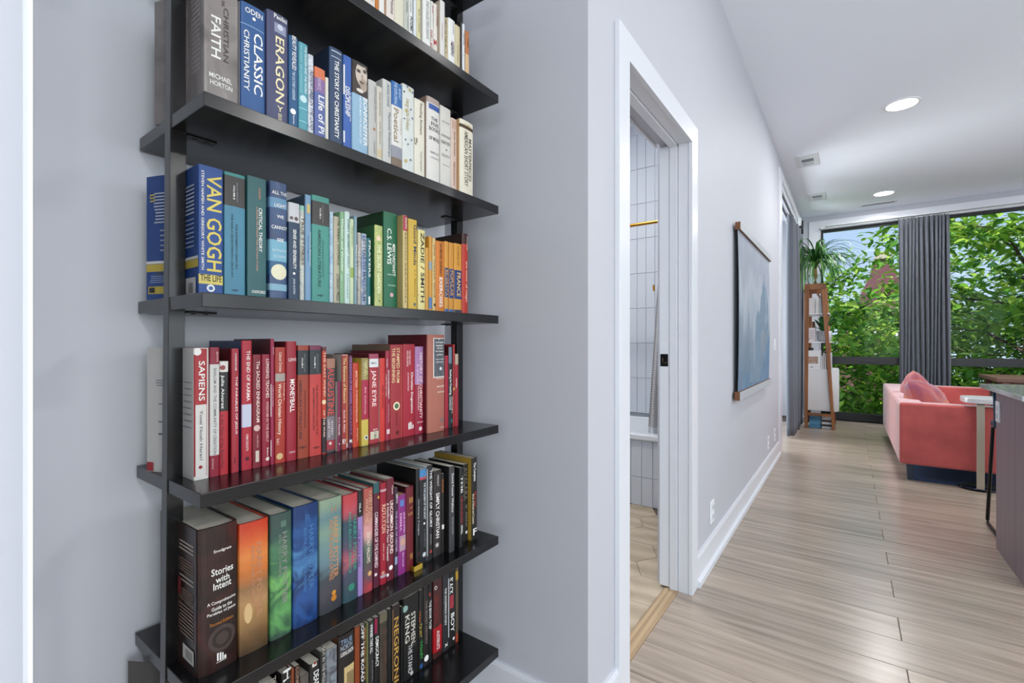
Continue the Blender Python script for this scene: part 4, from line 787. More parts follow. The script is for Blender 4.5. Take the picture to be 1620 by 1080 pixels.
[3, 0.7644, 0.95, 0.0446, 0.2487, 0.12, 0, '1d6e4a', 'glossy dark green book with white author name, right of green patterned, third row', [['v', 'C.S. LEWIS', 0.0173, 0.2076, 0.1164, 0.0134, 'e8f0e4'], ['v', 'MERE CHRISTIANITY', 0.0318, 0.1698, 0.0886, 0.0096, 'f0f0ea'], ['h', 'SIGNATURE', 0.0116, 0.0387, 0.0905, 0.0038, 'c0d8c4'], ['h', 'CLASSICS', 0.0132, 0.0387, 0.0636, 0.0038, 'c0d8c4']], [], [[0.025, 0.0392, 0.0054, 'd8a8b4', 0.0054]], [], '143c1c', 'e8e2d2', None, 0, 0.45, None],
[3, 0.8101, 0.9293, 0.0148, 0.2455, 0.145, 0, 'cbb87e', 'sand-coloured book with crimson top label, right of glossy dark green, third row', [['v', 'FAITH', 0.0084, 0.2392, 0.2119, 0.005, 'f0f0ea'], ['v', 'MIDDLEMARCH', 0.007, 0.2008, 0.0213, 0.0049, '8a7a4a']], [[0.0003, 0.0141, 0.2055, 0.2461, 'b43448']], [], [], 'b09a66', 'e8e2d2', None, 0, 0.45, None],
[3, 0.8455, 0.95, 0.0314, 0.2477, 0.145, 0, 'e4bc48', 'smooth yellow book with navy script title, right of sand-coloured, third row', [['v', 'Good Minds', 0.023, 0.2348, 0.1254, 0.0106, '2a3a5c'], ['v', 'J. L. Meadows', 0.0226, 0.114, 0.0402, 0.0053, '8a6a28']], [], [[0.0219, 0.0203, 0.0045, '5a6a6a', 0.0045]], [], None, 'e8e2d2', None, 0, 0.45, None],
[3, 0.881, 0.95, 0.0261, 0.2257, 0.145, 0, 'e6d892', 'butter-cream book with spaced black capitals, right of smooth yellow, third row', [['v', 'ZADIE / SMITH', 0.0147, 0.2188, 0.028, 0.0133, '2c2820']], [], [[-0.0019, 0.0474, 0.0031, 'b03020', 0.0031]], [], None, 'e8e2d2', None, 0, 0.45, None],
[3, 0.9087, 0.95, 0.012, 0.1804, 0.145, 0, 'd8a040', 'low amber book with dark shadow above, right of butter-cream, third row', [], [], [], [], None, 'e8e2d2', None, 0, 0.45, None],
[3, 0.9223, 0.95, 0.0114, 0.2145, 0.145, 0, 'dc9c38', 'thin marigold book with blue foot, right of low amber, third row', [], [], [], [[0.0122, 0.0446, '5a82b8'], [0.121, 0.1445, '8a98a0']], None, 'e8e2d2', None, 0, 0.45, None],
[3, 0.9353, 0.95, 0.0124, 0.2121, 0.145, 0, 'd6b878', 'pale mustard book with fine brown print, right of thin marigold, third row', [['v', 'the waste land', 0.0058, 0.1948, 0.0461, 0.005, '8a6a3a']], [], [[0.0074, 0.0239, 0.0042, '3a3020', 0.0042]], [], None, 'e8e2d2', None, 0, 0.45, None],
[3, 0.949, 0.95, 0.0336, 0.2075, 0.145, 0, 'e08228', 'pure orange book with black and white title, right of pale mustard, third row', [['v', 'RAYMOND QUENEAU', 0.0173, 0.2006, 0.11, 0.0119, '2c1c14'], ['v', 'EXERCISES', 0.0181, 0.1041, 0.0195, 0.0128, 'f0f0ea']], [], [], [], None, 'e8e2d2', None, 0, 0.45, None],
[3, 0.9839, 0.95, 0.0162, 0.2119, 0.145, 0, 'e0a040', 'first orange-navy book with gold letters on navy, right of pure orange, third row', [['v', 'BELGRAVIA', 0.0074, 0.1298, 0.0532, 0.0114, 'e4b060']], [[0.0004, 0.0158, 0.0496, 0.135, '23407c'], [0.0004, 0.0158, 0.0068, 0.016, '3a6aa4']], [], [], None, 'e8e2d2', None, 0, 0.45, None],
[3, 1.0023, 0.95, 0.0198, 0.2115, 0.145, 0, 'dc9838', 'second orange-navy book with gold letters on navy, right of first orange-navy, third row', [['v', 'POPULAR', 0.0103, 0.1295, 0.0549, 0.0126, 'e4b060']], [[0.0004, 0.0193, 0.048, 0.1344, '23407c'], [0.0004, 0.0193, 0.0078, 0.0155, '3a6aa4']], [], [], None, 'e8e2d2', None, 0, 0.45, None],
[3, 1.0244, 0.95, 0.0325, 0.2135, 0.145, 0, 'e2a03c', 'third orange-navy book with widest navy block, right of second orange-navy, third row', [['v', 'FRANCE', 0.0184, 0.1269, 0.0559, 0.0168, 'f0c880'], ['v', 'CUISINE OF', 0.0157, 0.2055, 0.1487, 0.0084, 'a86c20']], [[0.0005, 0.0321, 0.0481, 0.1341, '1f3c78'], [0.0005, 0.0321, 0.0084, 0.0159, '2a3a5a']], [], [], None, 'e8e2d2', None, 0, 0.45, None],
[3, 1.0589, 0.95, 0.027, 0.2495, 0.14, 1, 'c83420', 'dark-topped red book with slanted white title, right of third orange-navy, third row', [['v', 'the color of magic', 0.0163, 0.1663, 0.0408, 0.0097, 'f4d8c8'], ['v', 'Prose', 0.0202, 0.2411, 0.1991, 0.0068, 'e8c8b8']], [], [], [[0.2176, 0.2514, '3c1410']], '2a1410', 'e8e2d2', None, 0, 0.45, None],
[4, 0.3456, 0.953, 0.0247, 0.2386, 0.15, 0, 'd8d6d0', 'white book with red upper panel, leftmost, red row', [['v', 'SAPIENS', 0.0125, 0.2148, 0.1426, 0.01, 'f0f0ea'], ['v', 'Yuval Noah Harari', 0.0116, 0.1257, 0.0353, 0.005, '6a6a70']], [[0.0004, 0.0203, 0.1358, 0.2371, 'b82a32'], [0.0004, 0.0027, 0.0073, 0.1358, 'b0303a'], [0.0203, 0.0212, 0.0053, 0.2369, 'b0303a']], [[0.0053, 0.2315, 0.0066, 'f0f0ea', 0.0066], [0.0105, 0.0228, 0.0031, 'b02430', 0.0031]], [], None, 'e8e2d2', None, 0.025, 0.45, None],
[4, 0.3713, 0.953, 0.0169, 0.2394, 0.145, 0, '9c2038', 'white-banded maroon book with grey capitals, right of white, red row', [['v', 'SHALOM AND THE COMMUNITY OF CREATION', 0.0084, 0.2011, 0.0411, 0.0052, '6a6a6c'], ['v', 'BROWN', 0.0125, 0.231, 0.2127, 0.0038, 'e0b8b8'], ['v', 'EERDMANS', 0.0049, 0.034, 0.0146, 0.0028, 'd8a8a8']], [[0.0, 0.0173, 0.0397, 0.2079, 'd2d0cc']], [], [], None, 'e8e2d2', None, 0, 0.45, None],
[4, 0.3885, 0.953, 0.0153, 0.2131, 0.145, 0, 'c42a38', 'black-and-red book with white upper spine, right of white-banded maroon, red row', [['v', 'Julia Alvarez', 0.0039, 0.1874, 0.1242, 0.0063, 'f0f0ea'], ['v', 'In the Time of the Butterflies', 0.0039, 0.1137, 0.0124, 0.0044, '6a1a24']], [], [[0.0048, 0.2013, 0.0045, 'a04848', 0.0045]], [[0.1929, 0.2152, 'dedcd6'], [0.1194, 0.1929, '2a2a2a']], None, 'e8e2d2', None, 0, 0.45, None],
[4, 0.4086, 0.953, 0.0141, 0.2368, 0.145, 0, 'b42c3c', 'crimson book with white serif title, right of black-and-red, red row', [['v', 'LONGENECKER', 0.0075, 0.2278, 0.1942, 0.0035, 'f0d8d8'], ['v', 'THE PARABLES OF JESUS', 0.008, 0.1834, 0.0731, 0.0051, 'f0e0e0'], ['v', 'ivy', 0.0053, 0.0292, 0.0171, 0.0045, '4a1a20']], [], [], [], '6e1420', 'e8e2d2', None, 0, 0.45, None],
[4, 0.4271, 0.953, 0.0197, 0.2521, 0.145, 0, 'c0283a', 'blue-backed red book with pale blue label, right of crimson, red row', [['v', 'THE END OF KARMA', 0.0117, 0.2329, 0.1341, 0.0068, 'f0e8e4'], ['v', 'SOMINI SENGUPTA', 0.0096, 0.0699, 0.037, 0.0047, 'f0d0d0']], [[0.0, 0.0181, 0.0836, 0.1279, 'c4c8dc']], [[0.0099, 0.0219, 0.0038, '5a1020', 0.0038]], [], '24406c', 'e8e2d2', None, 0, 0.45, None],
[4, 0.4475, 0.953, 0.0168, 0.2245, 0.145, 0, '8a2030', 'maroon book with white seal, right of blue-backed red, red row', [['v', 'The SACRED ENNEAGRAM', 0.01, 0.2118, 0.0904, 0.0065, 'ecd8d0'], ['v', 'HEUERTZ', 0.0089, 0.0654, 0.0403, 0.0027, 'd0a8a0']], [[0.0054, 0.0122, 0.0118, 0.034, 'd8c8bc']], [[0.0081, 0.0789, 0.0061, 'd8b8b0', 0.0061]], [], None, 'e8e2d2', None, 0, 0.45, None],
[4, 0.4657, 0.953, 0.0157, 0.2246, 0.145, 0, 'a01e38', 'dark crimson book with cream blackletter title, right of maroon, red row', [['v', 'LONGING TEACHES', 0.0107, 0.2152, 0.137, 0.0069, 'f0dcd4'], ['v', 'WISDOM IN THE EARLY', 0.0102, 0.1296, 0.0477, 0.0054, 'e0b4b0'], ['v', 'Baker', 0.0107, 0.0364, 0.019, 0.003, 'f0f0ea']], [], [[0.0107, 0.014, 0.004, 'e8d8cc', 0.004]], [], None, 'e8e2d2', None, 0, 0.45, None],
[4, 0.4826, 0.953, 0.0083, 0.2563, 0.16, 0, 'a4244c', 'tall magenta-red book with grey-maroon cover, right of dark crimson, red row', [['v', 'A STUDY OF THE CHURCH', 0.0042, 0.1611, 0.1185, 0.0025, 'e0b0c0'], ['v', 'faith', 0.0055, 0.24, 0.2237, 0.0025, 'e0b0c0']], [[-0.0007, 0.0017, 0.0978, 0.1639, 'e4d4d4'], [-0.0012, 0.0017, 0.0168, 0.0505, 'e4d4d4']], [], [], '5c2a34', 'e8e2d2', None, 0, 0.45, None],
[4, 0.4923, 0.953, 0.0216, 0.2387, 0.145, 0, 'b83a2c', 'vermilion book with cream blackletter title, right of tall magenta-red, red row', [['v', 'Cultural Christian', 0.0102, 0.2285, 0.1879, 0.0057, 'f0d8c8'], ['v', 'World Christian History', 0.0081, 0.1639, 0.0587, 0.0087, 'f4e4d0'], ['v', 'Vol I', 0.0051, 0.0516, 0.0389, 0.0051, 'e8d0c0'], ['v', 'Readings in', 0.018, 0.1645, 0.1287, 0.0036, 'f0d8c8']], [[0.0005, 0.0211, 0.1682, 0.1846, 'a49a94']], [[0.0089, 0.0142, 0.0066, 'e0c088', 0.0066]], [], None, 'e8e2d2', None, 0, 0.45, None],
[4, 0.515, 0.953, 0.0236, 0.2509, 0.145, 1, 'ac2438', 'red cloth book with blocky white title, right of vermilion, red row', [['h', 'LEWIS', 0.0047, 0.0225, 0.2125, 0.0067, 'f0d8d8'], ['v', 'MONEYBALL', 0.0122, 0.1711, 0.1024, 0.0102, 'f0f0ea'], ['h', 'NORTON', 0.0058, 0.0179, 0.0182, 0.0041, 'f0d0d0']], [], [], [], '6c1420', 'e8e2d2', None, 0, 0.45, None],
[4, 0.541, 0.953, 0.0252, 0.2424, 0.145, 0, 'a8452f', 'rust book with black upper block, right of red cloth, red row', [['v', 'AMERICAN LITERATURE', 0.0052, 0.1699, 0.0422, 0.0055, '4a1c12'], ['v', 'THE NORTON ANTHOLOGY', 0.0153, 0.1467, 0.0631, 0.0034, '5a2418'], ['v', 'VOLUME D', 0.0091, 0.2159, 0.1935, 0.0033, 'f0f0ea'], ['v', 'NINTH EDITION', 0.0147, 0.2251, 0.1853, 0.0028, '7a8688'], ['h', '~v~', 0.0014, 0.0181, 0.023, 0.0069, '1a1a1c']], [], [], [[0.1794, 0.2319, '2c3236']], None, 'e8e2d2', None, 0, 0.45, None],
[4, 0.5679, 0.953, 0.0284, 0.2423, 0.145, 0, 'cc4440', 'coral book with black upper block, right of rust, red row', [['v', 'THE RESTORATION AND THE', 0.0165, 0.1567, 0.0454, 0.0041, '6a1818'], ['v', 'EIGHTEENTH CENTURY', 0.0089, 0.1491, 0.0547, 0.0041, '6a1818'], ['v', 'VOLUME C', 0.0113, 0.2179, 0.1922, 0.0035, 'f0f0ea'], ['v', 'TENTH EDITION', 0.0177, 0.2245, 0.1838, 0.0029, '7a8688'], ['h', '~v~', 0.0069, 0.0224, 0.0172, 0.0065, '1a1a1c']], [], [], [[0.2323, 0.2441, '7c3050'], [0.1788, 0.2323, '2c3236']], None, 'e8e2d2', None, 0, 0.45, None],
[4, 0.5975, 0.953, 0.0109, 0.2391, 0.145, 0, 'c8422c', 'thin fiery red book with dark foot, right of coral, red row', [['v', 'THE EAST WIND', 0.0054, 0.2284, 0.1278, 0.0048, 'f0d0b8'], ['v', 'OF THE WAR', 0.0042, 0.0977, 0.0372, 0.0042, 'f0d0b8']], [], [[0.0039, 0.1156, 0.005, 'f0d8a8', 0.005]], [[0.2298, 0.2408, '6a3038'], [0.0022, 0.079, '33242a']], None, 'e8e2d2', None, 0, 0.45, None],
[4, 0.609, 0.953, 0.0217, 0.2125, 0.145, 0, '4c4248', 'dark grey book with tall red capitals, right of thin fiery red, red row', [['v', 'AUGUSTINE', 0.0098, 0.1919, 0.0832, 0.0161, 'dc5448'], ['v', 'ROBIN', 0.0123, 0.0703, 0.0396, 0.0056, 'd0c8c4'], ['v', 'LANE FOX', 0.0049, 0.0741, 0.0338, 0.0055, 'd0c8c4']], [], [[0.008, 0.0208, 0.0036, 'e0c8c0', 0.0036]], [[0.1909, 0.2145, 'a87864'], [0.0277, 0.0816, '787078'], [0.0055, 0.0277, 'a83440']], None, 'e8e2d2', None, 0, 0.45, None],
[4, 0.6314, 0.9445, 0.0067, 0.1594, 0.145, 0, '8c1c50', 'short plum book with white initials, right of dark grey, red row', [['v', 'H. A. WILLIAMS', 0.0025, 0.0778, 0.0371, 0.0038, 'e8d0d8']], [], [[0.0032, 0.0174, 0.0014, 'f0f0ea', 0.0014]], [], 'b4a8a0', 'e8e2d2', None, 0, 0.45, None],
[4, 0.6474, 0.953, 0.0164, 0.2206, 0.145, 0, 'a83a38', 'cream-topped brick book with yellow script title, right of short plum, red row', [['v', 'The Elements of Rhetoric', 0.0065, 0.2133, 0.1074, 0.0065, 'ecd898'], ['v', 'Scott & Allen', 0.0059, 0.0918, 0.0402, 0.0046, 'f0d8d0'], ['h', 'RY', 0.0013, 0.0104, 0.0188, 0.0114, 'f0f0ea']], [[0.0118, 0.0164, 0.0135, 0.219, 'e08850'], [0.0118, 0.0164, 0.0034, 0.0135, 'e0d8d0']], [], [[0.2192, 0.2249, 'd8d0c0']], 'a8a49c', 'e8e2d2', None, 0, 0.45, None],
[4, 0.6648, 0.953, 0.0112, 0.2187, 0.145, 0, '641c3c', 'purple-lettered maroon book with dark jacket, right of cream-topped brick, red row', [['v', 'THE ELEGANCE OF THE GARDEN', 0.006, 0.2152, 0.1048, 0.0057, 'b080c0'], ['v', 'GILLIAN', 0.007, 0.0992, 0.033, 0.0045, '9a70a0'], ['h', 'MJ', 0.0025, 0.0108, 0.0159, 0.0099, 'f0f0ea']], [], [], [], None, 'e8e2d2', None, 0, 0.45, None],
[4, 0.677, 0.953, 0.0175, 0.2004, 0.145, 0, 'd0442c', 'plain orange-red book with pale small title, right of purple-lettered maroon, red row', [['v', 'MARK TWAIN', 0.0091, 0.1814, 0.1423, 0.0059, 'f0c8a8'], ['v', 'TO THE PERSON SITTING IN DARK', 0.0097, 0.1367, 0.0585, 0.0046, 'f0c8a8'], ['v', 'penguin', 0.0117, 0.0443, 0.0135, 0.0046, 'f0c8a8']], [], [], [], None, 'e8e2d2', None, 0, 0.45, None],
[4, 0.6949, 0.9435, 0.0201, 0.2115, 0.145, 0, '9c8c54', 'khaki and crimson book with yellow foot, right of plain orange-red, red row', [['v', 'SAMUEL', 0.012, 0.2061, 0.1695, 0.0067, 'dcd49c'], ['v', 'BECKETT', 0.0073, 0.2006, 0.1613, 0.006, 'dcd49c'], ['v', 'Bill Galloway', 0.0086, 0.1415, 0.0768, 0.0054, 'e8b8c0']], [], [[0.0123, 0.0206, 0.0056, 'e8e8d8', 0.0056], [0.0123, 0.0206, 0.0034, '3a4a64', 0.0034]], [[0.0639, 0.1589, 'b42848'], [0.0025, 0.0639, 'd8c058']], 'c4a43c', 'e8e2d2', None, 0, 0.45, None],
[4, 0.7236, 0.953, 0.0288, 0.2209, 0.145, 0, 'b2343e', 'dusty red book with white library labels, right of khaki and crimson, red row', [['v', 'JANE EYRE', 0.0118, 0.1805, 0.0909, 0.0154, 'f4dcd8'], ['h', 'BRO', 0.0055, 0.0203, 0.1981, 0.0052, '3a3a44'], ['h', 'BRONTE', 0.0104, 0.0231, 0.0338, 0.0041, 'f0d8d4'], ['v', 'F BRO', 0.0167, 0.0265, 0.0106, 0.0078, '4a4a44']], [[0.0003, 0.0267, 0.1882, 0.2088, 'e0e0e2'], [0.0031, 0.0295, 0.0105, 0.0295, 'd4ccb4']], [], [[0.2089, 0.2226, 'a84860']], '6c1018', 'e8e2d2', None, 0, 0.45, None],
[4, 0.756, 0.953, 0.0164, 0.2098, 0.145, 0, 'dc3a32', 'scarlet book with white pages edge, right of dusty red, red row', [['v', 'RED RISING', 0.0076, 0.1423, 0.0834, 0.0051, '8a1418']], [], [], [], 'dcd4cc', 'e8e2d2', None, 0, 0.45, None],
[4, 0.7738, 0.953, 0.0138, 0.2277, 0.145, 0, 'a82842', 'rose-framed crimson book with long double title, right of scarlet, red row', [['v', 'Becoming Sabina', 0.0033, 0.2068, 0.186, 0.0045, 'f0d0d0'], ['v', 'ENCOURAGEMENT', 0.0082, 0.1783, 0.1052, 0.0052, 'f0dcd8'], ['v', 'LISTEN TO THE WIND', -0.0004, 0.1683, 0.112, 0.0044, 'f0dcd8'], ['v', 'contemporary', 0.0082, 0.0933, 0.0455, 0.0037, 'e0b0b4']], [[0.0026, 0.0138, 0.0165, 0.0284, 'e8c8c8']], [], [], '6c1420', 'e8e2d2', None, 0, 0.45, None],
[4, 0.7884, 0.953, 0.0398, 0.2437, 0.16, 0, 'a83038', 'brick red book with round cream award seal, right of rose-framed crimson, red row', [['v', 'STAMPED FROM', 0.0241, 0.2348, 0.1449, 0.0101, 'f0d09c'], ['v', 'THE BEGINNING', 0.0095, 0.2349, 0.1453, 0.0099, 'f0d09c'], ['v', 'Ibram X. Kendi', 0.0202, 0.0677, 0.0327, 0.0054, '6c1820']], [[0.0359, 0.0386, -0.0033, 0.2424, 'd86858']], [[0.0195, 0.0845, 0.0109, 'e8dcb8', 0.0109], [0.0195, 0.0845, 0.0067, '4a6a4c', 0.0067], [0.0222, 0.0157, 0.0049, '5a1420', 0.0049]], [], '7a6250', 'e8e2d2', None, 0, 0.45, None],
[4, 0.8294, 0.953, 0.043, 0.2449, 0.145, 0, 'b02036', 'cherry red book with white church logo, right of brick red, red row', [['v', 'Christian Dogmatics', 0.03, 0.17, 0.06, 0.0099, 'f0f0ea'], ['v', 'AN INTRODUCTION', 0.0177, 0.1691, 0.1208, 0.0049, 'f0d0d0'], ['v', 'VAN DER KOOI', 0.023, 0.2283, 0.1907, 0.0057, 'f0d0d0'], ['v', 'VAN DEN BRINK', 0.0153, 0.2283, 0.1848, 0.0057, 'f0d0d0']], [[0.0185, 0.0218, 0.0178, 0.0349, 'f0f0ea'], [0.0234, 0.0267, 0.0177, 0.0374, 'f0f0ea'], [0.0284, 0.0308, 0.0182, 0.0351, 'f0f0ea'], [0.0333, 0.0367, 0.0187, 0.0282, 'f0f0ea']], [], [], None, 'e8e2d2', None, 0, 0.45, None],
[4, 0.8728, 0.953, 0.0305, 0.2382, 0.145, 0, 'a41c3c', 'lilac-topped crimson book with cream capitals, right of cherry red, red row', [['v', 'HISTORY OF CHRISTIANITY', 0.0199, 0.2207, 0.0416, 0.0101, 'f4dcd8'], ['v', 'A SHORT', 0.0084, 0.1922, 0.132, 0.0069, 'e0c0d0'], ['v', 'AN INTRODUCTION', 0.0107, 0.1304, 0.0658, 0.0046, 'f0d0d0'], ['h', 'IVP', 0.0076, 0.0309, 0.0316, 0.0029, 'f0f0ea']], [], [[0.0184, 0.0135, 0.0058, 'e8d0d0', 0.0058]], [[0.1355, 0.2396, 'a87aac']], None, 'e8e2d2', None, 0, 0.45, None],
[4, 0.9037, 0.9373, 0.0667, 0.2713, 0.165, 1, 'b06a5a', 'large rosy-tan book with slate title label, right of lilac-topped crimson, red row', [['h', 'A', 0.0372, 0.0447, 0.2586, 0.0041, 'f0f0ea'], ['h', 'Greek-English', 0.0269, 0.0581, 0.2497, 0.0059, 'f0f0ea'], ['h', 'Lexicon', 0.0289, 0.056, 0.2414, 0.0059, 'f0f0ea'], ['h', 'OF THE', 0.0331, 0.0539, 0.2331, 0.0042, 'f0f0ea'], ['h', 'New Testament', 0.0281, 0.0615, 0.225, 0.0042, 'f0f0ea'], ['h', 'and Other', 0.0331, 0.056, 0.2155, 0.0042, 'f0f0ea'], ['h', 'Early Christian', 0.0289, 0.0615, 0.2022, 0.0036, 'f0f0ea'], ['h', 'Literature', 0.0289, 0.0603, 0.1948, 0.0036, 'f0f0ea'], ['h', 'THIRD EDITION', 0.0289, 0.0667, 0.1479, 0.0036, 'f0d8d0'], ['h', 'BAUER', 0.0331, 0.0645, 0.1261, 0.0048, 'f0d8d0'], ['h', 'DANKER', 0.0351, 0.0658, 0.1102, 0.0042, 'f0d8d0'], ['h', 'CHICAGO', 0.0455, 0.0667, 0.0104, 0.0036, 'f0d8d0']], [[0.0192, 0.0671, 0.1508, 0.2619, 'cfc8c4'], [0.0224, 0.0649, 0.1544, 0.2596, '33506c']], [[0.0484, 0.1759, 0.0048, 'd8d8d8', 0.0048], [0.0539, 0.0302, 0.0078, '8a6a6c', 0.0078]], [], '64101c', 'e8e2d2', None, 0, 0.45, None],
[4, 0.9883, 0.953, 0.0141, 0.2115, 0.145, 0, 'b8203a', 'slim bright red book with plain spine, right of large rosy-tan, red row', [], [], [], [], None, 'e8e2d2', None, 0, 0.45, None],
[4, 1.0033, 0.953, 0.0184, 0.2375, 0.145, 0, '201a20', 'black book with white lettering and red frame, right of slim bright red, red row', [['v', 'Reading for Preaching', 0.0063, 0.1692, 0.0962, 0.0099, 'f0f0ea'], ['v', 'THE PREACHER IN', 0.0135, 0.0909, 0.0411, 0.0045, 'f0f0ea'], ['v', 'CORNELIUS', 0.0054, 0.0917, 0.0514, 0.0045, 'f0f0ea'], ['h', 'Eerd', 0.008, 0.0162, 0.0194, 0.0125, '4a9a9c']], [[0.0009, 0.0116, 0.188, 0.2359, '6a7a8c']], [], [], '5c1018', 'e8e2d2', None, 0, 0.45, None],
[4, 1.0226, 0.953, 0.0087, 0.2442, 0.145, 0, 'a81e24', 'thin red-framed book with gold disc, right of black, red row', [], [], [[0.0032, 0.112, 0.0044, 'd0a050', 0.0044]], [], None, 'e8e2d2', None, 0, 0.45, None],
[4, 1.0327, 0.953, 0.0135, 0.2153, 0.145, 0, 'ac2030', 'end red book with cream top, right of thin red-framed, red row', [['v', 'essays', 0.0023, 0.1428, 0.1145, 0.0046, 'f0d0d0']], [], [], [[0.1838, 0.2178, 'b8a490']], None, 'e8e2d2', None, 0, 0.45, None],
[5, 0.3378, 0.918, 0.0666, 0.2578, 0.17, 1, '2c1a18', 'massive dark brown book with white sans title, leftmost, fifth row', [['h', 'Snodgrass', 0.0241, 0.0539, 0.2133, 0.0066, 'f0f0ea'], ['h', 'Stories', 0.0204, 0.0573, 0.1776, 0.0126, 'f0f0ea'], ['h', 'with', 0.0273, 0.0505, 0.1625, 0.0114, 'f0f0ea'], ['h', 'Intent', 0.0236, 0.0539, 0.1515, 0.012, 'f0f0ea'], ['h', 'A Comprehensive', 0.0143, 0.0619, 0.1224, 0.0072, 'f0f0ea'], ['h', 'Guide to the', 0.0209, 0.0553, 0.1127, 0.0066, 'f0f0ea'], ['h', 'Parables of Jesus', 0.0143, 0.0619, 0.1038, 0.0066, 'f0f0ea'], ['h', 'Second Edition', 0.0182, 0.0573, 0.0859, 0.006, 'c07828']], [[0.0295, 0.0322, 0.0181, 0.0321, 'f0f0ea'], [0.0338, 0.0366, 0.0169, 0.0313, 'f0f0ea'], [0.038, 0.0402, 0.0165, 0.0291, 'f0f0ea'], [0.0413, 0.0449, 0.0168, 0.0228, 'f0f0ea'], [0.0284, 0.046, 0.0149, 0.0157, 'f0f0ea']], [[0.0385, 0.0559, 0.0229, '463a38', 0.0229], [0.0385, 0.0559, 0.0168, '2c201e', 0.0168], [0.0385, 0.0559, 0.0108, '443834', 0.0108]], [], None, 'e8e2d2', ['2a1a18', '241614', '40201c', '6c2020'], 0, 0.45, 0.006],
[5, 0.4067, 0.918, 0.0547, 0.2462, 0.17, 1, 'd8703c', 'orange desert book with faint vertical title, right of massive dark brown, fifth row', [['v', 'HARRY POTTER', 0.0356, 0.203, 0.0639, 0.0106, 'c08a6a'], ['v', 'AND THE GOBLET', 0.0239, 0.2023, 0.0852, 0.0067, 'c08a6a']], [], [[0.0157, 0.0764, 0.0188, 'dcb884', 0.0072]], [], None, 'e8e2d2', ['grad', 0.16, '54402c', '7c5c3a', 'a8804e', 'bc9060', '96704a', 'dc7c38', 'f09048', 'e86a34', 'dc4426'], 0, 0.45, None],
[5, 0.4646, 0.918, 0.0439, 0.2459, 0.17, 1, '4f8a5c', 'green swirled book with grey-green title, right of orange desert, fifth row', [['v', 'HARRY POTTER', 0.0273, 0.2077, 0.064, 0.0102, '8a8a84'], ['v', 'AND THE CHAMBER', 0.0181, 0.2057, 0.1211, 0.006, '7a8a7c']], [[0.0198, 0.0307, 0.2184, 0.23, '5c7a6c']], [], [], None, 'e8e2d2', ['grad', 0.7, '3c5648', '66a860', '3c6c48', '78b868', '3f6e50', '50805c', '3a5650', '3c524c'], 0, 0.45, None],
[5, 0.5107, 0.918, 0.0558, 0.2483, 0.17, 1, '23508c', 'deep blue swirled book with pale streaks, right of green swirled, fifth row', [['v', 'HARRY POTTER', 0.0385, 0.2037, 0.0693, 0.0116, '4a80b8'], ['v', 'AND THE ORDER OF THE PHOENIX', 0.0242, 0.2019, 0.0675, 0.0067, '4a80b8'], ['h', 'R', 0.0242, 0.0361, 0.2206, 0.0146, '3a6ca4']], [], [], [], None, 'e8e2d2', ['grad', 0.9, '1c3c74', '2c5ca0', '1a3668', '5088bc', '204884', '2c5c9c', '1c3c74'], 0, 0.45, None],
[5, 0.5693, 0.918, 0.0547, 0.2462, 0.17, 1, '5c7a7a', 'grey-green misty book with copper title, right of deep blue swirled, fifth row', [['v', 'HARRY POTTER', 0.0372, 0.2025, 0.0701, 0.0128, 'd09868'], ['v', 'AND THE GOBLET OF FIRE', 0.026, 0.2009, 0.068, 0.0089, 'c88c60'], ['h', 'H', 0.026, 0.0387, 0.2207, 0.0134, 'a88a70']], [], [[0.0327, 0.0385, 0.0053, 'e09830', 0.0053], [0.0327, 0.0269, 0.0067, 'd08428', 0.0067]], [], None, 'e8e2d2', ['grad', 0.22, '383a40', '44424a', '3c444c', '64808a', '6c8c8c', '7c9886', '64848a', '8ca088'], 0, 0.45, None],
[5, 0.6271, 0.918, 0.0388, 0.2423, 0.17, 1, '3c4c5a', 'dark teal and red book with green lettering, right of grey-green misty, fifth row', [['v', 'HARRY POTTER', 0.0286, 0.1912, 0.0659, 0.0097, '4a9c8c'], ['v', 'HALF-BLOOD PRINCE', 0.0157, 0.2019, 0.064, 0.0064, '4a9c8c']], [], [[0.0197, 0.0313, 0.0083, '3c8c74', 0.0083]], [], None, 'e8e2d2', ['grad', 0.3, '345058', '3a4a58', '44485c', 'b4606c', '5a4a60', '345060', '3c4c5a', 'c45460', 'c84850'], 0, 0.45, None],
[5, 0.6663, 0.918, 0.0137, 0.2442, 0.145, 0, '9a80bc', 'lavender book with black upper block, right of dark teal and red, fifth row', [['v', 'THE MIDDLE AGES', 0.0025, 0.1557, 0.0678, 0.005, '5a407c'], ['v', 'VOL A', 0.0041, 0.215, 0.1939, 0.0041, 'f0f0ea']], [], [], [[0.1828, 0.246, '1e1c20']], None, 'e8e2d2', None, 0, 0.45, None],
[5, 0.6817, 0.918, 0.0262, 0.2438, 0.16, 1, 'a86c64', 'rosy twilight book with pale runic title, right of lavender, fifth row', [['v', 'HARRY POTTER', 0.0175, 0.2358, 0.1567, 0.013, 'd4a890'], ['v', 'DEATHLY HALLOWS', 0.0115, 0.1407, 0.0691, 0.0094, 'e4d4c4'], ['v', 'AND THE', 0.0072, 0.2206, 0.1635, 0.006, 'd4a890']], [], [[0.0149, 0.0426, 0.0057, 'e0b070', 0.0057], [0.0149, 0.0121, 0.0079, 'c04850', 0.0079]], [], None, 'e8e2d2', ['grad', 0.3, 'b04850', '6a4854', '48504c', '5c6a60', 'd8a09c', 'c08078', 'a86050', 'b85a50'], 0, 0.45, None],
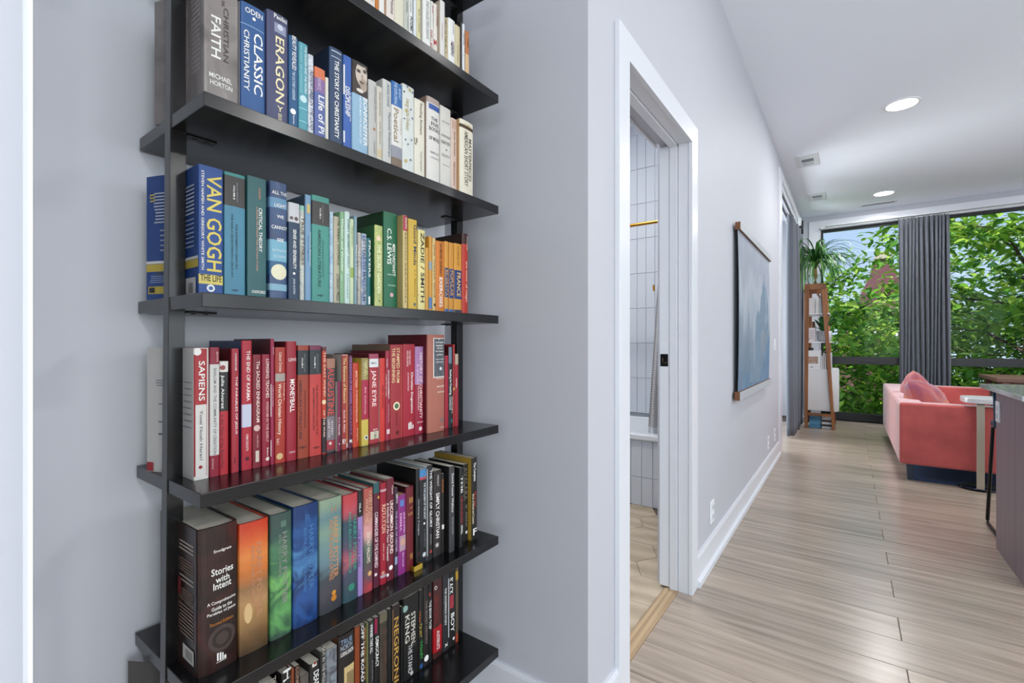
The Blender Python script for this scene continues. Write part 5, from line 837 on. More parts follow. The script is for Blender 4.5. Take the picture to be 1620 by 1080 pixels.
[5, 0.7098, 0.918, 0.0173, 0.2498, 0.145, 0, '5c1c34', 'plum book with teal top and cream title, right of rosy twilight, fifth row', [['v', 'COMMANDER OF THE DAMNED', 0.0067, 0.1804, 0.0479, 0.009, 'e0c8cc']], [], [[0.0135, 0.214, 0.0037, 'd8b048', 0.0037], [0.0052, 0.0316, 0.0037, 'd8c8cc', 0.0037]], [[0.2253, 0.2523, '2c5c60']], None, 'e8e2d2', None, 0, 0.45, None],
[5, 0.7287, 0.918, 0.0194, 0.2459, 0.145, 1, 'a81c34', 'red silver-banded book with bold pale title, right of plum, fifth row', [['v', 'ROTATION', 0.0092, 0.193, 0.1241, 0.0116, 'f0c8a8'], ['v', 'author name', 0.0085, 0.0994, 0.0587, 0.0046, 'e0a8a0']], [[0.0008, 0.019, 0.2245, 0.2301, 'c8a0a8'], [0.0008, 0.019, 0.0165, 0.0227, 'b0a0a8']], [[0.0069, 0.028, 0.0044, 'd09080', 0.0044]], [], None, 'e8e2d2', None, 0, 0.45, None],
[5, 0.7488, 0.918, 0.0224, 0.2511, 0.145, 0, '701c30', 'wide maroon book with white block capitals, right of red silver-banded, fifth row', [['v', 'UNCOMMON GROUND', 0.0135, 0.1957, 0.0652, 0.0104, 'f0e0dc'], ['v', 'A Handbook of the New Testament', 0.0024, 0.1924, 0.0503, 0.0071, 'e8d4d4'], ['v', 'Tyson', 0.0159, 0.2333, 0.211, 0.0064, 'f0e0dc']], [], [[0.0115, 0.0309, 0.0057, 'f0f0ea', 0.0057], [0.0016, 0.0158, 0.0038, 'f0f0ea', 0.0038]], [], '8c8478', 'e8e2d2', None, 0, 0.45, None],
[5, 0.7724, 0.918, 0.0111, 0.2234, 0.145, 0, '3c2438', 'narrow dark plum book with grey lettering, right of wide maroon, fifth row', [['v', 'THE CASE OF HESTER', 0.0053, 0.1658, 0.0628, 0.0057, 'b8a0c0'], ['v', 'SMITH', 0.0069, 0.2088, 0.1846, 0.0049, 'f0f0ea']], [[0.0012, 0.0086, 0.0322, 0.0514, '8a9ab4']], [], [], None, 'a89c84', None, 0, 0.45, None],
[5, 0.7843, 0.918, 0.0252, 0.201, 0.145, 0, '8c2c80', 'magenta book with framed portrait, right of narrow dark plum, fifth row', [['v', 'JANE AUSTEN', 0.0176, 0.1555, 0.1031, 0.0085, 'e8b8e0'], ['v', 'EMMA', 0.0075, 0.1552, 0.1097, 0.0058, 'dca8d4'], ['v', 'the novel', 0.015, 0.055, 0.0191, 0.0067, 'dca8d4']], [[0.005, 0.0176, 0.1721, 0.1884, '5c7cc0'], [0.0037, 0.0244, 0.0591, 0.098, 'ac8c9c']], [[0.015, 0.0811, 0.0085, 'c89c88', 0.0085]], [], None, 'b49468', None, 0, 0.45, None],
[5, 0.8108, 0.918, 0.0253, 0.2154, 0.145, 1, '6e1424', 'burgundy cloth book with gold stamping, right of magenta, fifth row', [['h', 'III', 0.0078, 0.0195, 0.1805, 0.0146, 'c89c58'], ['h', 'of', 0.0099, 0.0195, 0.1612, 0.0053, 'c89c58'], ['h', 'LAW', 0.0047, 0.0209, 0.1458, 0.0073, 'c89c58'], ['h', 'W', 0.0091, 0.0204, 0.0355, 0.0166, 'c89c58']], [], [], [], '3c0c14', 'e8e2d2', None, 0, 0.45, None],
[5, 0.8441, 0.918, 0.0122, 0.2549, 0.16, 0, '1c1c1e', 'tall black book with thin silver script, right of burgundy cloth, fifth row', [['v', 'Ordinary People', 0.0077, 0.1747, 0.08, 0.0072, 'c0c0c4'], ['v', 'x', 0.0086, 0.0357, 0.0255, 0.0045, 'a04048']], [], [], [], '0c0c0e', 'e8e2d2', None, 0, 0.45, None],
[5, 0.8576, 0.918, 0.0236, 0.2496, 0.145, 0, '1a1e22', 'blue-capped black book with long white title, right of tall black, fifth row', [['v', 'THE THE QUEEN OF THE NIGHT', 0.0152, 0.2136, 0.1159, 0.0084, 'd8e0e4'], ['v', 'a novel by', 0.0152, 0.0901, 0.0421, 0.0056, '8a8c90']], [], [[0.0147, 0.1047, 0.0031, 'f0f0ea', 0.0031], [0.0143, 0.0226, 0.0062, 'c8ccd0', 0.0062]], [[0.2292, 0.2513, '4a8cc4'], [0.2224, 0.2292, 'c05058']], None, 'e8e2d2', None, 0, 0.45, None],
[5, 0.8841, 0.918, 0.0201, 0.2552, 0.145, 0, '232325', 'black white-edged book with white capitals, right of blue-capped black, fifth row', [['v', 'THE WEIGHT OF GLORY', 0.0124, 0.2428, 0.086, 0.0096, 'e0e0e0'], ['v', 'stories', 0.0124, 0.0686, 0.0408, 0.0048, 'a0a0a0']], [[-0.0019, 0.0014, 0.0129, 0.2459, 'd4d4d4']], [[0.0124, 0.0216, 0.0049, 'a84040', 0.0049]], [], 'd0d0d0', 'e8e2d2', None, 0, 0.45, None],
[5, 0.9076, 0.918, 0.0313, 0.2351, 0.145, 0, '2b2728', 'charcoal book with wide white capitals, right of black white-edged, fifth row', [['v', 'SIMPLY CHRISTIAN', 0.0142, 0.1735, 0.0496, 0.0129, 'ece8e4'], ['v', 'WRIGHT', 0.0152, 0.2229, 0.191, 0.0069, 'c8c0bc']], [], [[0.0123, 0.0309, 0.0085, '5a5654', 0.0085], [0.0123, 0.0309, 0.0049, 'c0bcb8', 0.0049]], [], None, 'e8e2d2', None, 0, 0.45, None],
[5, 0.9398, 0.918, 0.0107, 0.2208, 0.145, 0, '171413', 'slim black book with orange flecks, right of charcoal, fifth row', [['v', 'dune', 0.003, 0.2075, 0.1681, 0.0051, 'c0702c']], [[0.0, 0.0071, 0.0668, 0.0794, 'd0d0c8']], [], [], None, 'e8e2d2', None, 0, 0.45, None],
[5, 0.9542, 0.9032, 0.022, 0.2397, 0.145, 0, '38383a', 'steel-black book with white italic title, right of slim black, fifth row', [['v', 'David Foster Wallace', 0.0115, 0.2192, 0.1107, 0.0084, 'd8d8d8'], ['v', 'PALE KING', 0.0115, 0.0963, 0.0493, 0.0052, 'a0a0a0']], [], [], [], '101011', 'e8e2d2', None, 0, 0.45, None],
[5, 0.9943, 0.9011, 0.0137, 0.2285, 0.145, 0, '19191a', 'black-red lettered book with grey page top, right of steel-black, fifth row', [['v', '1984 AND BEYOND', 0.0076, 0.1449, 0.0673, 0.0077, 'c04040'], ['v', 'ORWELL', 0.0076, 0.0636, 0.0378, 0.0077, 'f0f0ea'], ['v', 'THE', 0.0076, 0.2039, 0.1559, 0.0077, 'f0f0ea']], [], [], [], '101010', 'a8a8a4', None, 0, 0.45, None],
[5, 1.0281, 0.918, 0.0219, 0.2273, 0.145, 0, '141414', 'jet black book with tall grey title, right of black-red lettered, fifth row', [['v', 'AVALARA', 0.0091, 0.2197, 0.1209, 0.016, '6c6458'], ['v', 'a tale', 0.0131, 0.1084, 0.0437, 0.0069, '8a8478']], [], [[0.0131, 0.0266, 0.0046, 'd8d8d8', 0.0046]], [], None, 'e8e2d2', None, 0, 0.45, None],
[5, 1.0503, 0.9039, 0.0248, 0.2437, 0.155, 0, '1b1918', 'gold-sided black book with white and red print, right of jet black, fifth row', [['v', 'The Complete', 0.0105, 0.2301, 0.1746, 0.0129, 'f0f0ea'], ['v', 'Black Arts', 0.0152, 0.1428, 0.0967, 0.0095, 'b03028'], ['v', 'Book of Ritual and Custom', 0.0058, 0.1376, 0.0498, 0.0082, 'd8c8a8'], ['h', 'F', 0.0047, 0.0212, 0.0246, 0.0192, 'f0f0ea']], [], [], [], 'a4842c', 'b8b0a0', None, 0, 0.45, None],
[6, 0.3523, 0.985, 0.0269, 0.302, 0.16, 0, '5c5854', 'worn grey book with its cover bent behind the left upright, leftmost, lowest row', [], [], [], [], None, 'e8e2d2', None, 0.05, 0.45, None],
[6, 0.4887, 0.985, 0.0257, 0.205, 0.145, 0, '3c3230', 'faded brown book mostly under the shelf edge, right of worn grey, lowest row', [['v', 'THE', 0.0156, 0.2222, 0.1958, 0.0105, 'a09890']], [], [], [], None, 'e8e2d2', None, 0, 0.45, None],
[6, 0.523, 0.985, 0.0204, 0.215, 0.145, 0, '1c1b1b', 'black book with huge white capitals, right of faded brown, lowest row', [['v', 'HIVE', 0.0115, 0.2209, 0.14, 0.0183, 'f0f0ea']], [], [], [], None, 'e8e2d2', None, 0, 0.45, None],
[6, 0.5443, 0.985, 0.0062, 0.215, 0.145, 0, '9c4c20', 'thin copper book with plain spine, right of black, lowest row', [], [], [], [], None, 'e8e2d2', None, 0, 0.45, None],
[6, 0.5513, 0.985, 0.0126, 0.215, 0.145, 0, '40201c', 'oxblood book with cream small capitals, right of thin copper, lowest row', [['v', 'CONRAD', 0.0057, 0.2137, 0.1532, 0.0063, 'b0947c']], [], [], [], None, 'e8e2d2', None, 0, 0.45, None],
[6, 0.5648, 0.985, 0.0203, 0.185, 0.145, 0, '5c5650', 'pewter book with rounded top, right of oxblood, lowest row', [], [], [], [], None, 'b0a898', None, 0, 0.45, None],
[6, 0.5863, 0.985, 0.0251, 0.2, 0.145, 0, '1e1d1c', 'soot-black book with white square label, right of pewter, lowest row', [['v', 'DEAD POETS', 0.0158, 0.1799, 0.0974, 0.0135, 'f0f0ea']], [[0.006, 0.017, 0.191, 0.2108, 'e0dcd4']], [[0.013, 0.1985, 0.0034, 'b84838', 0.0034]], [], None, 'e8e2d2', None, 0, 0.45, None],
[6, 0.6127, 0.985, 0.0145, 0.215, 0.145, 0, '2a2a28', 'iron-grey book with stencil letters, right of soot-black, lowest row', [['v', 'OUT IN THE WILD', 0.0082, 0.2241, 0.1404, 0.0076, 'c8c4bc']], [], [], [], None, 'e8e2d2', None, 0, 0.45, None],
[6, 0.6282, 0.985, 0.0281, 0.21, 0.145, 0, '56585c', 'stormcloud grey book with pale patches, right of iron-grey, lowest row', [], [], [], [], None, 'e8e2d2', ['4c4e54', '8c949c', '3a3c40'], 0, 0.45, None],
[6, 0.6592, 0.985, 0.0449, 0.225, 0.145, 1, '1f1918', 'broad black book with framed picture, right of stormcloud grey, lowest row', [['h', 'TRUE', 0.0054, 0.0371, 0.2079, 0.0121, '8ca4c4'], ['h', 'NORTH', 0.0054, 0.0371, 0.1943, 0.0121, 'a8b4c4'], ['h', 'LOSING EARTH', 0.0054, 0.0407, 0.1798, 0.0103, 'f0f0ea']], [[0.0145, 0.0478, 0.0223, 0.1453, 'd8bc84'], [0.0214, 0.0478, 0.0178, 0.1293, 'b89c74']], [], [], '6c3c20', 'e8e2d2', None, 0, 0.45, None],
[6, 0.7056, 0.985, 0.0152, 0.225, 0.145, 0, '94441c', 'terracotta book with plain glossy spine, right of broad black, lowest row', [], [], [], [], None, 'e8e2d2', None, 0, 0.45, None],
[6, 0.7223, 0.985, 0.0156, 0.22, 0.145, 0, '201c1c', 'two-tone black book with white stacked title, right of terracotta, lowest row', [['v', 'OFF THE ROAD', 0.0048, 0.2212, 0.081, 0.0074, 'f0f0ea'], ['v', 'BENEATH', 0.0118, 0.2115, 0.0832, 0.0052, 'c08048']], [], [], [], None, 'e8e2d2', None, 0, 0.45, None],
[6, 0.7386, 0.985, 0.0075, 0.22, 0.145, 0, '6c6c40', 'olive book with plain spine, right of two-tone black, lowest row', [], [], [], [], None, 'e8e2d2', None, 0, 0.45, None],
[6, 0.7472, 0.985, 0.0157, 0.22, 0.145, 0, '2a2a2a', 'graphite book with condensed white title, right of olive, lowest row', [['v', 'WINNER TAKE ALL', 0.0065, 0.2114, 0.1384, 0.0077, 'f0f0ea'], ['v', 'power', 0.0088, 0.1181, 0.064, 0.0038, '8a8a8a']], [], [], [], None, 'e8e2d2', None, 0, 0.45, None],
[6, 0.7641, 0.985, 0.0153, 0.22, 0.145, 0, '1b1919', 'magenta-topped black book with bold white title, right of graphite, lowest row', [['v', 'DEMOCRACY', 0.0074, 0.1706, 0.0935, 0.0094, 'f0f0ea']], [[0.0004, 0.0074, 0.1805, 0.2189, 'a01c48']], [], [], None, 'e8e2d2', None, 0, 0.45, None],
[6, 0.781, 0.985, 0.025, 0.222, 0.145, 0, '27211e', 'smoky black book with antique gold top, right of magenta-topped black, lowest row', [['v', 'the devil in the white city', 0.012, 0.1825, 0.0489, 0.0105, '6c3c34']], [], [], [[0.1981, 0.2272, '6c6450']], None, 'e8e2d2', ['2a2420', '4c4438', '1e1a18'], 0, 0.45, None],
[6, 0.8072, 0.985, 0.0137, 0.222, 0.145, 0, '121212', 'matte black book with plain spine, right of smoky black, lowest row', [], [], [], [], None, 'e8e2d2', None, 0, 0.45, None],
[6, 0.8226, 0.985, 0.0256, 0.224, 0.145, 0, '2a1f1c', 'dark walnut book with gold spaced capitals, right of matte black, lowest row', [['v', 'NEGRONI', 0.0118, 0.1905, 0.0181, 0.0153, 'd8a84c']], [[-0.0008, 0.0017, 0.0255, 0.2148, 'a87c4c']], [], [], None, 'e8e2d2', None, 0, 0.45, None],
[6, 0.8508, 0.985, 0.007, 0.21, 0.145, 0, '101010', 'hidden black book with dull spine, right of dark walnut, lowest row', [], [], [], [], None, 'e8e2d2', None, 0, 0.45, None],  # black sliver put in for the dark gap between its neighbours
[6, 0.8595, 0.985, 0.0561, 0.226, 0.145, 0, '141413', 'thick black book with ivory double title, right of hidden black, lowest row', [['v', 'STEPHEN', 0.0342, 0.178, 0.0911, 0.0156, 'd8d4c8'], ['v', 'KING', 0.0133, 0.1774, 0.1019, 0.0152, 'd8d4c8'], ['v', 'THE STAND', 0.0232, 0.0933, 0.0139, 0.0145, 'c8c8c8']], [], [[0.0062, 0.1978, 0.0089, '8cb0a8', 0.0089], [0.0287, 0.0108, 0.0055, 'b8b8b8', 0.0055], [0.0378, 0.0892, 0.0084, '2e2a28', 0.0084]], [], None, 'e8e2d2', None, 0, 0.45, None],
[6, 0.9161, 0.983, 0.0143, 0.226, 0.145, 0, '181818', 'black rainbow-lettered book with blue foot disc, right of thick black, lowest row', [['v', 'STAR', -0.0019, 0.1692, 0.134, 0.0094, 'e0702c'], ['v', 'DUST', 0.0028, 0.1317, 0.0929, 0.0095, 'd0b83c'], ['v', 'VALLEY', 0.0076, 0.0834, 0.0303, 0.0095, '3cb04c']], [[-0.008, 0.0, 0.179, 0.2211, 'b03c28']], [[0.0085, 0.0114, 0.0071, '2c5c9c', 0.0071]], [], None, 'e8e2d2', None, 0, 0.45, None],
[6, 0.9342, 0.985, 0.0205, 0.228, 0.145, 0, '241e1d', 'brown-black book with grey capitals, right of black rainbow-lettered, lowest row', [['v', 'THE SECRET HISTORY', 0.0097, 0.1869, 0.0615, 0.0078, '8c7c74']], [], [[0.0107, 0.0208, 0.0086, 'f0f0ea', 0.0086]], [], None, 'e8e2d2', None, 0, 0.45, None],
[6, 0.9562, 0.985, 0.012, 0.228, 0.145, 0, '161616', 'thin ebony book with small white title, right of brown-black, lowest row', [['v', 'THE BOOK THIEF', 0.0035, 0.1799, 0.0967, 0.007, 'f0f0ea']], [[-0.0025, 0.0045, 0.1916, 0.2024, 'b03c34']], [], [], None, 'e8e2d2', None, 0, 0.45, None],
[6, 0.9737, 0.985, 0.0357, 0.228, 0.145, 0, '4a1f1e', 'brown-topped red book with white foot title, right of thin ebony, lowest row', [['v', 'SEBALD RINGS', 0.0112, 0.1834, 0.1025, 0.0133, '8c2c28'], ['v', 'AUSTERLITZ', 0.0174, 0.0774, 0.0221, 0.0114, 'f0f0ea'], ['h', 'O', 0.003, 0.0133, 0.2067, 0.011, 'f0f0ea']], [], [], [[0.0167, 0.0897, 'b81420']], None, 'e8e2d2', None, 0, 0.45, None],
[6, 1.0126, 0.985, 0.0285, 0.229, 0.145, 0, '2a2a2e', 'slate-black book with white edge strip, right of brown-topped red, lowest row', [['v', 'THE GOLDFINCH STORY', 0.0101, 0.1894, 0.0767, 0.0075, 'f0f0ea'], ['v', 'x', 0.0133, 0.0225, 0.0112, 0.0108, 'f0f0ea']], [[0.022, 0.0274, 0.0331, 0.2109, 'c8c8cc']], [], [], None, 'e8e2d2', None, 0, 0.45, None],
[6, 1.0433, 0.985, 0.025, 0.229, 0.145, 0, '1d1c1c', 'black-white lettered book with red mid block, right of slate-black, lowest row', [['v', 'BLACK', 0.0044, 0.2093, 0.1598, 0.0143, 'f0f0ea'], ['v', 'BOY', 0.0099, 0.1, 0.0427, 0.0144, 'f0f0ea']], [[0.0, 0.0144, 0.1161, 0.156, 'b03440']], [[0.0149, 0.0203, 0.0046, 'f0f0ea', 0.0046]], [], None, 'e8e2d2', None, 0, 0.45, None],
[6, 1.07, 0.985, 0.0108, 0.23, 0.145, 0, '5c4c38', 'yellow-topped brown book with faded print, right of black-white lettered, lowest row', [], [], [], [[0.1925, 0.2195, 'c8a030'], [-0.012, 0.0266, 'a8442c']], None, 'e8e2d2', None, 0, 0.45, None],
]
for rec in BOOKS: book(rec)
gb = tag(empty('brass_clip', (.8205, .8985, .5970)), 'small brass clip lying on the fifth shelf before the tall black book', 'clip')
MB().box(0, .0285, 0, .004, .0, .0125).build('clip_face', mat('d0b048', .35, metal=.6), gb, bevel=.0008)
MB().box(0, .004, .004, .0165, .0, .0125).build('clip_side', mat('8a6420', .4, metal=.6), gb, bevel=.0006)
MB().box(.0245, .0285, .004, .0165, .0, .0125).build('clip_side', mat('8a6420', .4, metal=.6), gb, bevel=.0006)

# ------------------------------------------------------------------ living room: rug, sofa, cushions
rug = tag(box('rug', 5.32, 8.1, -3.6, -.452, 0.0006, .012, mat('1f3a5e', .95, var=.25, scale=12, bump=.4)), 'dark blue rug lying under the coral sofa', 'rug')
VEL = mat('b85552', .8, var=.42, scale=6.5, sheen=.9, bump=.1)
sofa = tag(empty('sofa', (5.25, -.354, 0)), 'coral pink velvet sofa with square arms and dark tapered legs', 'sofa')
def soft(name, x0, x1, y0, y1, z0, z1, m, par, bev=.025):
    o = box(name, x0, x1, y0, y1, z0, z1, m, par, bev)
    o.modifiers['bevel'].segments = 4
    for p in o.data.polygons: p.use_smooth = True
    o.modifiers.new('wn', 'WEIGHTED_NORMAL')
    return o
soft('backrest', 0, 2.41, -.17, 0, .142, .673, VEL, sofa, .022)
soft('arm', -.002, .17, -.95, -.001, .142, .671, VEL, sofa, .022)
soft('arm', 2.24, 2.412, -.95, -.001, .142, .671, VEL, sofa, .022)
soft('seat_base', .165, 2.245, -.94, -.15, .142, .31, VEL, sofa, .015)
for k in range(2): soft('seat_cushion', .175 + k * 1.03, 1.2 + k * 1.03, -.96, -.17, .31, .45, VEL, sofa, .035)
for x in (.07, 2.34):
    for y in (-.075, -.88):
        m = MB(); r1, r0 = .026, .016
        m.add([(x-r0,y-r0,.0125),(x+r0,y-r0,.0125),(x+r0,y+r0,.0125),(x-r0,y+r0,.0125),(x-r1,y-r1,.145),(x+r1,y-r1,.145),(x+r1,y+r1,.145),(x-r1,y+r1,.145)],[(0,3,2,1),(4,5,6,7),(0,1,5,4),(1,2,6,5),(2,3,7,6),(3,0,4,7)])
        o = m.build('leg', mat('1c2a40', .35), sofa)
        if y > -.3:
            for v in o.data.vertices:
                if v.co.z < .05: v.co.z = .0005
def pillow(loc, rot, size, th, m, label):
    e = tag(empty('throw_pillow', loc), label, 'pillow', 'velvet throw pillows'); e.rotation_euler = rot
    N = 22; mb = MB()
    for sgn in (1, -1):
        vs = []
        for i in range(N + 1):
            for j in range(N + 1):
                u, v = -1 + 2 * i / N, -1 + 2 * j / N
                rad = max(abs(u), abs(v)) / max((abs(u) ** 5 + abs(v) ** 5) ** .2, 1e-6)
                q = (1 - abs(u) ** 2.6) * (1 - abs(v) ** 2.6)
                u0, v0 = u, v
                pinch = 1 - .09 * (1 - (abs(u)) ** 2) * abs(v) ** 3
                pinch2 = 1 - .09 * (1 - (abs(v)) ** 2) * abs(u) ** 3
                wr = .012 * math.sin(9 * u + 4 * v) * math.sin(5 * v - 2 * u) * q
                vs.append((u * rad * size / 2 * pinch2, sgn * (th / 2 * q ** .5 + wr * .8), v * rad * size / 2 * pinch))
        f = [(a*(N+1)+b, a*(N+1)+b+1, (a+1)*(N+1)+b+1, (a+1)*(N+1)+b) for a in range(N) for b in range(N)]
        mb.add(vs, [t if sgn < 0 else t[::-1] for t in f], 0, True)
    mb.build('cushion', m, e, fix=False)
    return e
P1 = art_mat(['8c445a', '98464a', 'b0645a', '7c4060'], 4.0, .7, .8); P2 = art_mat(['70365c', '8c3c4c', 'a2483c', 'c47848'], 3.2, .7, .6)
for mm in (P1, P2): mm.node_tree.nodes['Principled BSDF'].inputs['Sheen Weight'].default_value = .35
pillow((6.25, -.57, .645), (math.radians(-16), math.radians(30), math.radians(8)), .46, .2, P1, 'dusty pink velvet pillow, farther one, leaning on the sofa back')
pillow((5.74, -.585, .625), (math.radians(-24), math.radians(14), math.radians(-34)), .44, .24, P2, 'purple and coral velvet pillow, nearer one, in the sofa corner')

# C-shaped side table
ct = tag(empty('side_table', (5.2, -.85, 0)), 'c-shaped side table with brushed post and pale stone top over the sofa arm', 'side table')
BRASS = mat('ccc4b2', .4, metal=.6)
box('post', -.006, .006, -.023, .023, .016, .70, BRASS, ct, .002)
box('top_arm', -.006, .26, -.023, .023, .690, .702, BRASS, ct, .002)
m = MB(); pts = [(.13 + .165 * math.copysign(abs(math.cos(a)) ** .6, math.cos(a)), .0 + .14 * math.copysign(abs(math.sin(a)) ** .6, math.sin(a)) - .045) for a in [2*math.pi*i/28 for i in range(28)]]
m.prism(pts, .702, .742).build('top', mat('cfd0d2', .18, var=.06, scale=8), ct, bevel=.004)
m = MB(); m.lathe([(.0001, .0125), (.115, .0125), (.118, .016), (.115, .021), (.0001, .021)], .1, 0, 32, cap=False).build('base', mat('1e2a3c', .12, metal=.5), ct)

# ------------------------------------------------------------------ kitchen island
isl = tag(empty('kitchen_island', (3.26, -.69, 0)), 'kitchen island with dark taupe wood panels and pale stone countertop', 'kitchen island')
PANEL = wood_mat('taupe_veneer', '77666b', '8d7b80', axis='Z', scale=7, rough=.42, stretch=.03, bump=.03, wave=.15)
box('side_panel', .0, .57, -.022, 0, .0, .899, PANEL, isl, .001)
box('end_panel', .0, .02, -2.4, -.0225, .06, .899, PANEL, isl, .001)
box('back_panel', .55, .57, -2.4, -.0225, .06, .899, PANEL, isl, .001)
box('toe_kick', .05, .54, -2.38, -.03, 0, .06, BLACKM, isl)
box('countertop', -.006, .895, -2.45, .016, .9015, .9275, mat('a8aaae', .05, var=.06, scale=10), isl, .002)
io = empty('outlet', (.5, .0005, .793)); io.parent = isl
box('island_outlet', .47, .545, .0005, .008, .735, .852, PL, isl, .002)
bpy.data.objects.remove(io)
for z in (.77, .815): box('socket', .49, .525, .0075, .0105, z - .015, z + .015, mat('bcc0c6', .35), isl, .002)
# bar stools tucked under the overhang
def stool(x, y, label):
    e = tag(empty('bar_stool', (x, y, 0)), label, 'bar stool', 'bar stools behind the island')
    ROD = mat('141416', .35, metal=.3)
    for s_ in (1, -1):
        MB().tube([(-.17, .19 * s_, .64), (-.19, .205 * s_, .3), (-.2, .21 * s_, .03), (-.19, .21 * s_, .012), (-.15, .21 * s_, .010), (.15, .21 * s_, .010), (.19, .21 * s_, .012), (.2, .21 * s_, .03), (.17, .19 * s_, .64)], .010, 8).build('leg_frame', ROD, e)
    MB().tube([(-.19, -.205, .25), (-.19, .205, .25)], .009, 8).build('footrest', ROD, e)
    m = MB(); N = 12
    for u in range(N + 1):
        pass
    o = soft('seat', -.2, .2, -.2, .2, .64, .69, mat('20344a', .5), e, .02)
    bk = MB(); vs = []
    for i in range(13):
        a = math.pi * (-.5 + i / 12)
        for z in (.66, .78, .9):
            vs.append((.2 * math.cos(a) - .0 + (z - .66) * .12, .215 * math.sin(a), z))
    bk.add(vs, [(i*3+j, (i+1)*3+j, (i+1)*3+j+1, i*3+j+1) for i in range(12) for j in range(2)], 0, True)
    b_ = bk.build('backrest', mat('31506a', .3), e, fix=False); sd = b_.modifiers.new('thick', 'SOLIDIFY'); sd.thickness = .012
    MB().tube([(.2*math.cos(a) + .029, .215*math.sin(a), .903) for a in [math.pi * (-.5 + i/12) for i in range(13)]], .007, 6).build('back_rim', mat('c0c8d0', .15, metal=1), e)
stool(4.10, -.945, 'black-framed bar stool with blue curved back behind the near island corner')
# wooden table by the window, seen over the countertop
dt = tag(empty('dining_table', (7.75, -2.3, 0)), 'brown wooden table near the right-hand window, just above the countertop edge', 'table')
TW_ = wood_mat('table_wood', '5a4236', '80604c', axis='Y', scale=9, rough=.4)
box('tabletop', -.45, .45, -.98, .98, .757, .80, TW_, dt, .004)
for sx_ in (-.38, .38):
    for sy_ in (-.9, .9): box('leg', sx_ - .03, sx_ + .03, sy_ - .03, sy_ + .03, .0125, .757, TW_, dt, .004)
box('apron', -.36, .36, -.86, .86, .69, .757, TW_, dt, .002)

# ------------------------------------------------------------------ curtains
CURT = mat('5c626c', .85, var=.08, scale=60, sheen=.3)
def curtain(name, label, p0, p1, z0, z1, folds, amp, top_pinch=.55, seed=1):
    e = tag(empty(name, (p0[0], p0[1], 0)), label, 'curtain')
    rnd = random.Random(seed); ph = [rnd.uniform(.75, 1.25) for _ in range(folds + 1)]
    d = Vector((p1[0] - p0[0], p1[1] - p0[1], 0)); L = d.length; d.normalize(); nrm = Vector((-d.y, d.x, 0))
    NX = folds * 10; NZ = 24; vs = []
    for iz in range(NZ + 1):
        f = iz / NZ; z = z1 + (z0 - z1) * f
        for ix in range(NX + 1):
            u = ix / NX; k = int(u * folds); A = amp * ph[min(k, folds)] * (top_pinch + (1 - top_pinch) * min(1, f * 6))
            w = math.sin(2 * math.pi * u * folds); w = math.copysign(abs(w) ** .7, w)
            q = d * (u * L + .012 * math.sin(3 * f + k)) + nrm * (A * w + .008 * math.sin(5 * u + 3 * f))
            vs.append((q.x, q.y, z))
    m = MB(); m.add(vs, [(a*(NX+1)+b, a*(NX+1)+b+1, (a+1)*(NX+1)+b+1, (a+1)*(NX+1)+b) for a in range(NZ) for b in range(NX)], 0, True)
    o = m.build('drape', CURT, e, fix=False); sd = o.modifiers.new('thick', 'SOLIDIFY'); sd.thickness = .004
    tp = MB(); tv = []
    for ix in range(NX + 1):
        x, y, z = vs[ix]; x2, y2, z2 = vs[(NX + 1) * 1 + ix]
        tv += [(x * 1.0, y, z + .001), (x, y, z - .09)]
    tp.add([(a + nrm.x * (.005 if i % 2 else .005), b + nrm.y * .005, c) for i, (a, b, c) in enumerate(tv)], [(2*i, 2*i+2, 2*i+3, 2*i+1) for i in range(NX)], 0, True)
    tp.build('heading_tape', mat('50565f', .85), e, fix=False)
    for k in range(folds):
        i = int((k + .25) * 10); x, y, z = vs[i]
        MB().box(x - .006, x + .006, y - .006, y + .006, z - .02, z + .022).build('glider', mat('3a3e44', .4), e)
    return e
curtain('curtain', 'grey pleated curtain hanging between the two tall windows', (8.70, -.575), (8.72, -1.12), .035, 2.955, 12, .05, seed=4)
box('curtain_rail', 8.66, 8.74, -4.5, .30, 2.985, 3.0, mat('c8ccd2', .4), t3)
curtain('curtain', 'blue-grey curtain bunched in the cased opening on the left', (6.75, .60), (7.95, .585), .02, 2.80, 7, .04, .8, seed=9)
ccl = tag(empty('curtain_clip', (7.80, .575, 2.83)), 'black clip holding the curtain top at the cased opening', 'clip')
MB().box(-.05, .06, -.05, .0, -.07, .09).build('clip_body', BLACKM, ccl, bevel=.006).rotation_euler = (0, .4, 0)
MB().box(-.16, -.05, -.03, .0, -.0, .08).build('clip_tab', mat('d6dae0', .4), ccl, bevel=.01).rotation_euler = (0, .3, 0)

